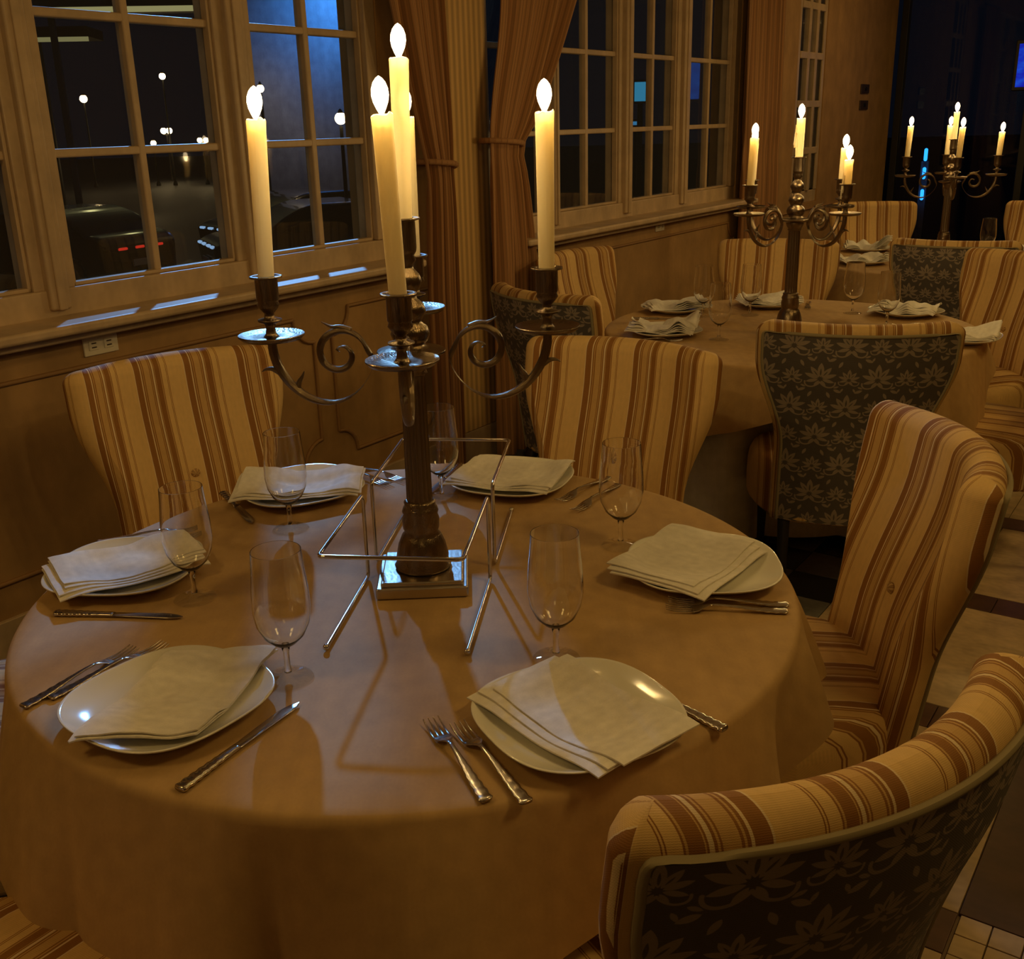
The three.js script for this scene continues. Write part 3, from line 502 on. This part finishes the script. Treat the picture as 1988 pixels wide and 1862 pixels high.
for (const [x, F, deg, label] of CHAIRS) {
  const a = rad(deg), turn = Math.atan2(Math.cos(a), -Math.sin(a));
  if (!firstChair) { firstChair = makeChair(label); firstChair.position.set(x, 0, -F); firstChair.rotation.y = turn; firstChair.userData.group = 'striped upholstered dining chairs'; } else copy(firstChair, [x, 0, -F], turn, label);
}
// ------------------------------------------------------------------ five-light candelabra (heights from the table top)
const CY = TH + 0.001, ARM = 0.236;
function armGeo() {                                             // in the plane of +x (out) and y
  const pts = [], rs = [];
  for (let k = 0; k <= 20; k++) { const t = k / 20, a = rad(lerp(-200, 250, t)), r = lerp(0.008, 0.044, t ** 0.9); pts.push([0.128 - r * Math.cos(a) * -1 * -1 * -1, 0.432 + r * Math.sin(a), 0]); rs.push(lerp(0.003, 0.0062, t)); }
  pts.length = 0; rs.length = 0;
  const cx = 0.122, cy = 0.43;
  for (let k = 0; k <= 22; k++) { const t = k / 22, a = rad(lerp(-300, 168, t)), r = lerp(0.007, 0.046, Math.pow(t, 0.85)); pts.push([cx + r * Math.cos(a), cy + r * Math.sin(a), 0]); rs.push(lerp(0.0045, 0.0075, t)); }
  for (const [x, y, r] of [[0.066, 0.415, 0.0064], [0.078, 0.385, 0.0066], [0.105, 0.357, 0.007], [0.14, 0.345, 0.0072], [0.175, 0.352, 0.0076], [0.205, 0.374, 0.008], [0.226, 0.405, 0.0082], [ARM - 0.001, 0.435, 0.0082], [ARM, 0.464, 0.0075]]) { pts.push([x, y, 0]); rs.push(r); }
  return sweep(pts, rs, 10, 3);
}
const leafGeo = (pts) => sweep(pts, pts.map((_, i) => lerp(0.006, 0.0008, i / (pts.length - 1))), 8, 5);
const CUP = [[0, 0.456], [0.018, 0.456], [0.05, 0.46], [0.056, 0.466], [0.0555, 0.469], [0.045, 0.4645], [0.014, 0.4635], [0.009, 0.47], [0.0075, 0.48], [0.01, 0.487], [0.02, 0.491], [0.02, 0.494], [0.009, 0.497], [0.008, 0.504], [0.015, 0.512], [0.019, 0.518], [0.017, 0.524], [0.019, 0.527], [0.019, 0.562], [0.027, 0.564], [0.027, 0.567], [0.0165, 0.567], [0.0165, 0.54], [0, 0.54]];
const CUP_STEM = [[0, 0.424], [0.05, 0.424], [0.06, 0.43], [0.058, 0.434], [0.036, 0.437], [0.022, 0.442], [0.03, 0.45], [0.034, 0.462], [0.03, 0.474], [0.02, 0.482], [0.024, 0.49], [0.029, 0.5], [0.026, 0.512], [0.015, 0.522], [0.013, 0.53], [0.02, 0.538], [0.025, 0.55], [0.021, 0.562], [0.012, 0.572], [0.011, 0.578], [0.017, 0.586], [0.014, 0.594], [0.018, 0.6], [0.019, 0.606], [0.0185, 0.65], [0.027, 0.652], [0.027, 0.655], [0.0165, 0.655], [0.0165, 0.628], [0, 0.628]];
function fluted() {
  const N = 96, g = grid(N, 20, (u, v) => { const a = u * Math.PI * 2, y = lerp(0.158, 0.392, v), end = Math.min(1, Math.min(v, 1 - v) * 18), r = lerp(0.0235, 0.0215, v) - 0.0026 * end * Math.pow(Math.abs(Math.sin(a * 8)), 0.6); return [r * Math.cos(a), y, -r * Math.sin(a), u * 4, y * 6]; }, true);
  return g;
}
function makeCandelabrum(name, label) {
  const t = thing(name, label, 'candelabrum');
  part('base', join([ext(-0.0825, 0.0825, 0, 0.021, -0.0825, 0.0825, 0.004), ext(-0.074, 0.074, 0.019, 0.0285, -0.074, 0.074, 0.004)]), baseSilver, t, 'square polished silver base');
  part('foot', lathe([[0, 0.028], [0.05, 0.028], [0.052, 0.034], [0.047, 0.042], [0.048, 0.052], [0.043, 0.075], [0.036, 0.092], [0.03, 0.098], [0.033, 0.106], [0.034, 0.122], [0.031, 0.132], [0.033, 0.138], [0.031, 0.145], [0.028, 0.15], [0.029, 0.156], [0.024, 0.16], [0, 0.16]], 40), silver, t);
  part('column', fluted(), silver, t, 'fluted column');
  part('capital', lathe([[0, 0.39], [0.022, 0.39], [0.026, 0.393], [0.024, 0.398], [0.03, 0.408], [0.034, 0.42], [0.03, 0.426], [0, 0.426]], 36), silver, t);
  part('central_socket', lathe(CUP_STEM, 40), silver, t);
  const A = armGeo(), L1 = leafGeo([[0.228, 0.402, 0], [0.24, 0.408, 0], [0.25, 0.408, 0], [0.258, 0.404, 0]]), L2 = leafGeo([[0.2, 0.37, 0], [0.196, 0.384, 0], [0.19, 0.393, 0], [0.186, 0.402, 0]]), L3 = leafGeo([[0.1, 0.47, 0], [0.118, 0.477, 0], [0.134, 0.478, 0], [0.15, 0.487, 0]]);
  const C = lathe(CUP, 36); C.translate(0, 0, 0);
  for (let k = 0; k < 4; k++) {
    const a = (k * Math.PI) / 2, arm = part('arm', A, silver, t); arm.rotation.y = a;
    for (const l of [L1, L2, L3]) part('leaf', l, silver, arm);
    const s = part('candle_socket', C, silver, t, 'candle socket over a round drip pan'); s.position.set(ARM * Math.cos(a), 0, -ARM * Math.sin(a));
  }
  return t;
}
function candleGeo(L, irregular) {
  const R0 = 0.0132, R1 = 0.0155, prof = [[0, 0], [R0, 0], [lerp(R0, R1, 0.4), L * 0.4], [lerp(R0, R1, 0.8), L * 0.85], [R1, L - 0.008], [R1 + 0.0003, L - 0.002], [R1 - 0.001, L], [R1 - 0.003, L - 0.003], [R1 - 0.0045, L - 0.012], [0.004, L - 0.014], [0, L - 0.014]];
  const g = lathe(prof, 28), p = g.attributes.position;
  for (let i = 0; i < p.count; i++) { const x = p.getX(i), y = p.getY(i), z = p.getZ(i), a = Math.atan2(z, x); if (y > L - 0.006) p.setY(i, y + 0.0035 * (0.5 + noise(Math.cos(a) * 1.5 + irregular, Math.sin(a) * 1.5, irregular)) + 0.004 * Math.exp(-(((a - irregular) / 0.3) ** 2))); if (irregular > 5 && y < L - 0.02) { const k = 1 + 0.09 * Math.max(0, noise(a * 2, y * 30, irregular)); p.setX(i, x * k); p.setZ(i, z * k); } }
  g.computeVertexNormals(); return g;
}
const flameGeo = lathe([[0, -0.004], [0.0036, -0.001], [0.0072, 0.006], [0.0106, 0.014], [0.0124, 0.023], [0.0117, 0.032], [0.0088, 0.04], [0.0045, 0.0455], [0, 0.0485]], 20), wickGeo = sweep([[0, -0.018, 0], [0, -0.004, 0], [0.0008, 0.006, 0], [0.002, 0.012, 0]], 0.0011, 6, 3);
function candle(label, group, [x, y, z], L, { tilt = [0, 0], irregular = 0, power = CANDLE_POWER, drips = [] } = {}) {
  const t = thing('candle', label, 'candle', [x, y, z], 0, group); t.rotation.set(rad(tilt[1]), 0, rad(tilt[0]));
  const w = part('wax_stem', candleGeo(L, irregular), wax, t);
  for (const [a, top, len] of drips) { const r = 0.0155, pts = []; for (let k = 0; k <= 6; k++) pts.push([r * Math.cos(a) * (1 + 0.02 * k), L - top - (len * k) / 6, r * Math.sin(a) * (1 + 0.02 * k)]); part('wax_drip', sweep(pts, [0.002, 0.003, 0.003, 0.0035, 0.004, 0.005, 0.003], 8, 3), wax, w); }
  const k = part('wick', wickGeo, wickMat, t); k.position.y = L;
  const f = part('flame', flameGeo, flameMat, t, 'bright candle flame'); f.position.y = L + 0.004; f.castShadow = false;
  const l = new THREE.PointLight(FLAME, power, 0, 2); l.position.y = L + 0.016; l.shadow.radius = 0.4; l.castShadow = true; t.add(l);
  return t;
}
{
  const c1 = makeCandelabrum('candelabrum', 'large silver five light candelabrum standing on the nearest table'), T1 = [-0.168, CY, -1.775], y1 = rad(2);
  c1.position.set(...T1); c1.rotation.y = y1; c1.userData.group = 'silver candelabra on the tables';
  const c2 = copy(c1, [1.085, CY, -4.0], rad(31), 'silver candelabrum with short candles on the middle table'), c3 = copy(c1, [2.475, CY, -6.0], rad(-15), 'silver candelabrum on the farthest table, before the black glass');
  const at = ([x, y, z], k, turn, h) => (k < 0 ? [x, y + 0.629, z] : [x + ARM * Math.cos((k * Math.PI) / 2 + turn), y + 0.541, z - ARM * Math.sin((k * Math.PI) / 2 + turn)]);
  const G1 = 'candles of the nearest candelabrum', G2 = 'candles of the middle candelabrum', G3 = 'candles of the farthest candelabrum';
  candle('tall candle in the centre of the nearest candelabrum, highest of all flames', G1, at(T1, -1, y1), 0.27, { irregular: 1.2, tilt: [-1.4, 0] });
  candle('lit candle on the right arm of the nearest candelabrum', G1, at(T1, 0, y1), 0.272, { irregular: 0.4 });
  candle('candle on the far arm of the nearest candelabrum, half hidden behind the central one', G1, at(T1, 1, y1), 0.272, { irregular: 2 });
  candle('lit candle on the left arm of the nearest candelabrum', G1, at(T1, 2, y1), 0.272, { irregular: 0.9, tilt: [-2, 0] });
  candle('leaning candle on the front arm of the nearest candelabrum', G1, at(T1, 3, y1), 0.272, { irregular: 0.6, tilt: [1.7, 0] });
  const T2 = [1.085, CY, -4.0], y2 = rad(31);
  candle('central candle of the middle candelabrum, its left side rough with drips', G2, at(T2, -1, y2), 0.158, { irregular: 6.1, drips: [[3, 0.03, 0.06], [2.6, 0.05, 0.05], [3.4, 0.02, 0.08]] });
  candle('taller of the two overlapping right candles on the middle candelabrum', G2, at(T2, 0, y2), 0.135, { irregular: 3, tilt: [-2, 0] });
  candle('farther of the two overlapping left candles on the middle candelabrum', G2, at(T2, 1, y2), 0.16, { irregular: 1, tilt: [-1, 0] });
  candle('nearer of the two overlapping left candles on the middle candelabrum', G2, at(T2, 2, y2), 0.185, { irregular: 2, tilt: [-2.5, 0] });
  candle('shortest candle on the middle candelabrum, with a wax drip at its left', G2, at(T2, 3, y2), 0.105, { irregular: 7, drips: [[3.1, 0.04, 0.09], [2.7, 0.05, 0.06]] });
  const T3 = [2.475, CY, -6.0], y3 = rad(-15);
  candle('highest candle of the farthest candelabrum', G3, at(T3, -1, y3), 0.165, { irregular: 1 });
  candle('rightmost candle of the farthest candelabrum', G3, at(T3, 0, y3), 0.145, { irregular: 2, tilt: [-2, 0] });
  candle('candle on the far arm of the farthest candelabrum, left of its centre', G3, at(T3, 1, y3), 0.18, { irregular: 3, tilt: [-1.5, 0] });
  candle('leftmost candle of the farthest candelabrum', G3, at(T3, 2, y3), 0.185, { irregular: 0.5, tilt: [-2, 0] });
  candle('candle on the near arm of the farthest candelabrum', G3, at(T3, 3, y3), 0.175, { irregular: 0.2, tilt: [-2, 0] });
}
// ------------------------------------------------------------------ place settings
const PL = TH + 0.0015;                                         // cloth surface
const sq = (a, n) => { const c = Math.abs(Math.cos(a)), s = Math.abs(Math.sin(a)); return 1 / Math.pow(c ** n + s ** n, 1 / n); };
function plateGeo() {                                           // rounded-square coupe plate
  const prof = [[0, 0.004], [0.5, 0.004], [0.52, 0.0], [0.58, 0.0], [0.6, 0.004], [0.8, 0.01], [0.97, 0.02], [1.0, 0.0235], [0.995, 0.0255], [0.97, 0.0245], [0.85, 0.0155], [0.7, 0.0095], [0.5, 0.0075], [0, 0.007]];
  const g = grid(96, prof.length - 1, (u, v) => { const [s, y] = prof[Math.round(v * (prof.length - 1))], a = u * Math.PI * 2, r = 0.139 * lerp(1, sq(a, 2.7), smooth(0.3, 1, s)) * s; return [r * Math.cos(a), y, r * Math.sin(a), u, s]; }, true);
  return g;
}
const plateG = plateGeo();
// glass: thin-walled goblet
const footG = lathe([[0, 0], [0.037, 0], [0.0385, 0.0015], [0.036, 0.003], [0.016, 0.006], [0.006, 0.0115]], 40);
const stemG = lathe([[0, 0.0118], [0.006, 0.0118], [0.0045, 0.025], [0.0045, 0.045], [0.0068, 0.0545], [0, 0.0545]], 24);
const bowlG = lathe([[0, 0.0547], [0.007, 0.055], [0.018, 0.062], [0.031, 0.075], [0.04, 0.095], [0.0435, 0.118], [0.0425, 0.15], [0.039, 0.185], [0.0372, 0.213], [0.0368, 0.2136], [0.0363, 0.213], [0.0381, 0.185], [0.0416, 0.15], [0.0426, 0.118], [0.039, 0.0955], [0.03, 0.0765], [0.017, 0.064], [0.006, 0.0595], [0, 0.059]], 56);
// napkin: folded cloth of several layers, shaped by what it lies on
function napkinGeo(len, wid, { layers = 3, wave = 0.004, k = 0, lift = 0, droop = 0.012, spread = 0.006, skew = 0 } = {}) {
  const gs = [];
  for (let l = 0; l < layers; l++) {
    const dx = (l - layers / 2) * spread * 0.6 + 0.003 * Math.sin(l * 3 + k), dz = (l - layers / 2) * spread * -1, th = 0.0035, nx = 28, nz = 18, le = len * (1 - 0.015 * l), wi = wid * (1 - 0.03 * l);
    const top = (u, v) => {
      const x = (u - 0.5) * le + dx + skew * (v - 0.5), z = (v - 0.5) * wi + dz, r = Math.hypot(x, z), e = Math.max(0, r - 0.1);
      const bowl = 0.0095 + 0.016 * smooth(0.05, 0.135, r) - droop * smooth(0.135, 0.2, r);
      return [x, bowl + l * 0.0038 + wave * (noise(x * 11 + k, z * 11, k) + 0.6 * noise(x * 23, z * 21 + k, l * 0.15)) * (0.6 + 0.4 * l) + lift * Math.max(0, noise(x * 8 + 3 * k, z * 5, k)) * smooth(0, 0.12, x) + 0.003, z];
    };
    const ed = (u, v) => Math.min(1, Math.min(u, 1 - u, v, 1 - v) * 14);
    gs.push(grid(nx, nz, (u, v) => { const p = top(u, 1 - v); p[1] -= 0.0012 * (1 - ed(u, v)); return [...p, p[0], p[2]]; }));
    gs.push(grid(nx, nz, (u, v) => { const p = top(u, v); return [p[0], p[1] - th, p[2], p[0], p[2]]; }));
    const rim = (a, b) => gs.push(grid(24, 1, (u, v) => { const p = top(...a.map((q, i) => lerp(q, b[i], u))); return [p[0], p[1] - th * (1 - v) - 0.0012 * v, p[2], u * 0.2, v * 0.003]; }));
    rim([0, 1], [1, 1]); rim([1, 1], [1, 0]); rim([1, 0], [0, 0]); rim([0, 0], [0, 1]);
  }
  return join(gs);
}
// flat ware, lying along +x from the handle's end (0) to the tip
function ribbon(stations, seg = 8) {                            // stations: [x, half width, half thickness, y, z]
  const g = grid(seg * 2, stations.length + 1, (u, v) => {
    const k = Math.round(v * (stations.length + 1)), cap = k === 0 || k === stations.length + 1, [x, w, h, y, z = 0] = stations[clamp(k - 1, 0, stations.length - 1)], a = u * Math.PI * 2, s = cap ? 0.02 : 1;
    const c = Math.cos(a), q = Math.sin(a); return [x, y + Math.sign(q) * Math.abs(q) ** 0.7 * h * s, z + Math.sign(c) * Math.abs(c) ** 0.7 * w * s, u, x * 10];
  }, true);
  return g;
}
function handle(L, w0, w1, t0, yEnd, yNeck, waves) {
  const st = []; for (let k = 0; k <= 30; k++) { const t = k / 30, rip = 1 + (waves ? 0.1 * Math.sin(t * Math.PI * 2 * 8) * smooth(0.95, 0.5, t) : 0); st.push([t * L, lerp(w0, w1, smooth(0, 1, t)) * rip * (t < 0.03 ? 0.8 : 1), lerp(t0, t0 * 0.75, t) * rip, lerp(yEnd, yNeck, smooth(0.1, 1, t))]); }
  return ribbon(st);
}
function makeFork(label, L = 0.205) {
  const t = thing('fork', label, 'fork');
  part('handle', handle(L * 0.62, 0.0095, 0.0032, 0.0022, 0.004, 0.0125, true), steel, t);
  const h = [], x0 = L * 0.62, gs = []; for (let k = 0; k <= 8; k++) { const q = k / 8; h.push([x0 + q * L * 0.16, lerp(0.0032, 0.0135, smooth(0.1, 0.8, q)), 0.0012, lerp(0.0125, 0.004, smooth(0, 1, q))]); }
  gs.push(ribbon(h)); for (let j = 0; j < 4; j++) { const z = (j - 1.5) * 0.0074, st = []; for (let k = 0; k <= 6; k++) { const q = k / 6; st.push([x0 + L * 0.155 + q * L * 0.225, lerp(0.0021, 0.0009, q), 0.001, 0.004 - 0.0015 * Math.sin(q * Math.PI) + 0.004 * q * q, z]); } gs.push(ribbon(st, 5)); }
  part('tines', join(gs), steel, t); return t;
}
function makeKnife(label, L = 0.235) {
  const t = thing('knife', label, 'knife');
  part('handle', handle(L * 0.46, 0.0098, 0.0068, 0.0038, 0.0042, 0.0042, true), steel, t);
  const st = []; for (let k = 0; k <= 14; k++) { const q = k / 14; st.push([L * 0.455 + q * L * 0.545, 0.0095 * (q > 0.7 ? Math.sqrt(Math.max(0.01, 1 - ((q - 0.7) / 0.3) ** 2)) : lerp(0.75, 1, q / 0.7)), 0.0009, 0.0042, q > 0.7 ? 0.003 * ((q - 0.7) / 0.3) : 0]); }
  part('blade', ribbon(st), steel, t); return t;
}
let fork0, knife0;
function lay(kind, label, [x0, F0], [x1, F1], lift = 0) {        // from the handle's end towards the tip
  const turn = Math.atan2(F1 - F0, x1 - x0), first = kind === 'fork' ? fork0 : knife0; let o;
  const y = PL - 0.0012 + lift;
  if (first) o = copy(first, [x0, y, -F0], turn, label); else { o = kind === 'fork' ? (fork0 = makeFork(label)) : (knife0 = makeKnife(label)); o.position.set(x0, y, -F0); o.rotation.y = turn; o.userData.group = kind === 'fork' ? 'forks on the tables' : 'knives on the tables'; }
  return o;
}
function dish(label, x, F, deg, group) { const o = single('dinner_plate', plateG, china, label, 'plate', group); o.position.set(x, PL - 0.0005, -F); o.rotation.y = rad(deg); return o; }
function napkin(label, x, F, deg, len, wid, o, group) { const m = single('napkin', napkinGeo(len, wid, o), napkinCloth, label, 'napkin', group); m.position.set(x, PL + 0.0005, -F); m.rotation.y = rad(deg); return m; }
let goblet0;
function goblet(label, x, F) {
  const p = [x, PL - 0.001, -F];
  if (goblet0) return copy(goblet0, p, 0, label);
  const t = (goblet0 = thing('water_goblet', label, 'glass', p, 0, 'clear water goblets on the tables'));
  part('bowl', bowlG, crystal, t); part('stem', stemG, crystal, t); part('foot', footG, thinCrystal, t); return t;
}

const GP = 'white plates on the nearest table', GN = 'cream napkins on the nearest table';
// front right place
dish('white plate at the front right of the nearest table', 0.083, 1.268, -62, GP); napkin('cream napkin folded into a thick band across the front right plate', 0.094, 1.263, -50, 0.265, 0.155, { layers: 3, k: 1.3, wave: 0.002, spread: 0.014, droop: 0.006 }, GN);
lay('fork', 'fork nearest the viewer, outer left of the pair beside the front right plate', [-0.042, 1.098], [-0.124, 1.287]); lay('fork', 'inner fork touching the front right plate', [0.008, 1.09], [-0.09, 1.28], 0.001);
lay('knife', 'knife partly under the front right plate, its handle showing at the right', [0.283, 1.243], [0.11, 1.45]); goblet('water goblet behind the front right plate', 0.062, 1.461);
// front left place
dish('white plate at the front left of the nearest table', -0.508, 1.34, -125, GP); napkin('cream napkin lying slack and open across the front left plate', -0.488, 1.34, -104, 0.25, 0.165, { layers: 3, k: 4.7, wave: 0.007, spread: 0.004, droop: 0.01, lift: 0.01, skew: 0.05 }, GN);
lay('fork', 'outer fork left of the front left plate', [-0.73, 1.352], [-0.62, 1.53]); lay('fork', 'inner fork left of the front left plate, its tines under the rim', [-0.7, 1.375], [-0.575, 1.54]);
lay('knife', 'knife right of the front left plate, pointing at the wire stand', [-0.436, 1.138], [-0.304, 1.379]); goblet('water goblet between the front left plate and the wire stand', -0.351, 1.422);
// left place
dish('white plate at the left edge of the nearest table', -0.738, 1.83, 176, GP); napkin('cream napkin laid in a long band over the left plate', -0.735, 1.835, 33, 0.27, 0.165, { layers: 4, k: 8.1, wave: 0.003, spread: 0.009, droop: 0.01 }, GN);
lay('fork', 'farther fork behind the left plate', [-0.86, 2.0], [-0.665, 2.06]); lay('fork', 'nearer fork behind the left plate', [-0.84, 1.965], [-0.645, 2.025]);
lay('knife', 'knife lying in front of the left plate', [-0.81, 1.668], [-0.565, 1.64]); goblet('water goblet beside the left plate, before the striped chair', -0.578, 1.72);
// rear left place
dish('white plate at the rear left of the nearest table', -0.488, 2.275, 120, GP); napkin('cream napkin bunched in loose folds on the rear left plate', -0.485, 2.28, 4, 0.285, 0.19, { layers: 3, k: 11.4, wave: 0.008, spread: 0.006, droop: 0.008, lift: 0.02 }, GN);
lay('fork', 'farther fork right of the rear left plate', [-0.41, 2.468], [-0.25, 2.34]); lay('fork', 'nearer fork right of the rear left plate', [-0.435, 2.452], [-0.29, 2.315]);
lay('knife', 'knife left of the rear left plate', [-0.672, 2.29], [-0.552, 2.08]); goblet('water goblet before the rear left plate', -0.469, 2.053);
// rear right place
dish('white plate at the rear of the nearest table, right of the candelabrum column', 0.0, 2.3, 70, GP); napkin('cream napkin with a raised peak on the rear right plate', 0.0, 2.305, -20, 0.25, 0.2, { layers: 3, k: 15.2, wave: 0.005, spread: 0.007, droop: 0.008, lift: 0.022 }, GN);
lay('fork', 'farther fork right of the rear right plate', [0.225, 2.33], [0.1, 2.165]); lay('fork', 'nearer fork right of the rear right plate', [0.245, 2.275], [0.13, 2.1]);
lay('knife', 'dark knife behind the column, left of the rear right plate', [-0.125, 2.455], [-0.195, 2.23]); goblet('water goblet close behind the candelabrum column', -0.16, 2.22);
// right place
dish('white plate at the right of the nearest table, before the chair in profile', 0.35, 1.772, -2, GP); napkin('cream napkin with crisp layered edges on the right plate', 0.315, 1.785, 52, 0.25, 0.19, { layers: 3, k: 19.6, wave: 0.0015, spread: 0.012, droop: 0.008 }, GN);
lay('fork', 'fork lying in front of the right plate', [0.462, 1.6], [0.262, 1.622]); lay('fork', 'fork half hidden under the front rim of the right plate', [0.47, 1.625], [0.27, 1.65]);
goblet('water goblet between the right plate and the rear right plate', 0.212, 1.915);

// places on the two tables behind: [plate x, F, turn, napkin turn, words]
const FAR = [
  [0.735, 4.56, 131, 8, 'white plate at the back left of the middle table', 'cream napkin on the back left plate of the middle table', GP.replace('nearest', 'middle'), { k: 2.2, wave: 0.008, lift: 0.02 }],
  [0.615, 4.05, 189, -20, 'white plate at the left edge of the middle table', 'cream napkin bunched on the left edge plate of the middle table', GP.replace('nearest', 'middle'), { k: 5.3, wave: 0.012, lift: 0.03 }],
  [1.165, 4.63, 83, 5, 'white plate behind the candelabrum column of the middle table', 'cream napkin rising at its right end behind the candelabrum column of the middle table', GP.replace('nearest', 'middle'), { k: 9.7, wave: 0.008, lift: 0.04 }],
  [1.66, 4.33, 19, -30, 'white plate at the back right of the middle table, over the patterned chair', 'crumpled cream napkin on the back right plate of the middle table', GP.replace('nearest', 'middle'), { k: 13.1, wave: 0.014, lift: 0.05 }],
  [1.66, 3.78, -34, -30, 'white plate at the right of the middle table, peeping out beside the patterned chair', 'cream napkin corner sticking out right of the patterned chair', GP.replace('nearest', 'middle'), { k: 17, wave: 0.006, lift: 0.03 }],
  [2.0, 5.93, 191, 10, 'white plate at the left edge of the farthest table', 'pale napkin on the left edge plate of the farthest table', GP.replace('nearest', 'farthest'), { k: 3.9, wave: 0.012, lift: 0.03 }],
  [2.22, 6.5, 131, -10, 'white plate at the back left of the farthest table', 'pale napkin on the back left plate of the farthest table', GP.replace('nearest', 'farthest'), { k: 7.7, wave: 0.012, lift: 0.04 }],
  [2.98, 6.2, 11, -10, 'white plate at the right of the farthest table, behind the dark chair back', 'pale napkin on the right plate of the farthest table', GP.replace('nearest', 'farthest'), { k: 12.7, wave: 0.01, lift: 0.03 }],
];
for (const [x, F, a, na, pl, nl, g, o] of FAR) { dish(pl, x, F, a, g); napkin(nl, x, F, na, 0.26, 0.17, { layers: 5, ...o, wave: o.wave * 1.5, lift: o.lift * 1.8 }, g.replace('white plates', 'cream napkins')); }
goblet('clear goblet by the back left plate of the middle table', 0.83, 4.42); goblet('clear goblet by the left edge plate of the middle table', 0.8, 3.92); goblet('clear goblet left of the middle candelabrum, before the striped chair', 1.03, 4.42);
goblet('clear goblet right of the middle candelabrum, taller looking of the pair', 1.46, 4.4); goblet('clear goblet right of the middle candelabrum, nearer the crumpled napkin', 1.5, 4.1); goblet('clear goblet on the farthest table, before the black glass', 2.78, 6.12);
lay('knife', 'knife shining before the back left plate of the middle table', [0.53, 4.4], [0.76, 4.36]); lay('fork', 'fork at the left edge of the middle table', [0.46, 3.95], [0.66, 3.9]);
lay('fork', 'fork right of the column on the middle table', [1.36, 4.7], [1.3, 4.51]); lay('fork', 'fork by the right plate of the middle table', [1.72, 4.05], [1.53, 4.1]);

// chrome wire stand round the candelabrum's foot: a frame carried by two bent wires
{
  const t = thing('wire_stand', 'chrome wire serving stand straddling the foot of the nearest candelabrum', 'stand', [-0.155, PL, -1.812], rad(83.2)), r = 0.0036, y0 = r, y1 = 0.164, a = 0.32, w = 0.115;
  for (const s of [-1, 1]) part('wire_frame', wire([[s * a, y0, w], [s * 0.034, y0, w], [s * 0.034, y1, w], [s * a, y1, w], [s * a, y1, -w], [s * 0.034, y1, -w], [s * 0.034, y0, -w], [s * a, y0, -w]], r, 0.012, 10), chrome, t);
  for (const s of [-1, 1]) for (const m of [-1, 1]) { const b = new THREE.SphereGeometry(0.0055, 12, 8); b.translate(s * a, 0.0055, m * w); part('foot_cap', b, chrome, t); }
}
renderer.render(scene, camera);
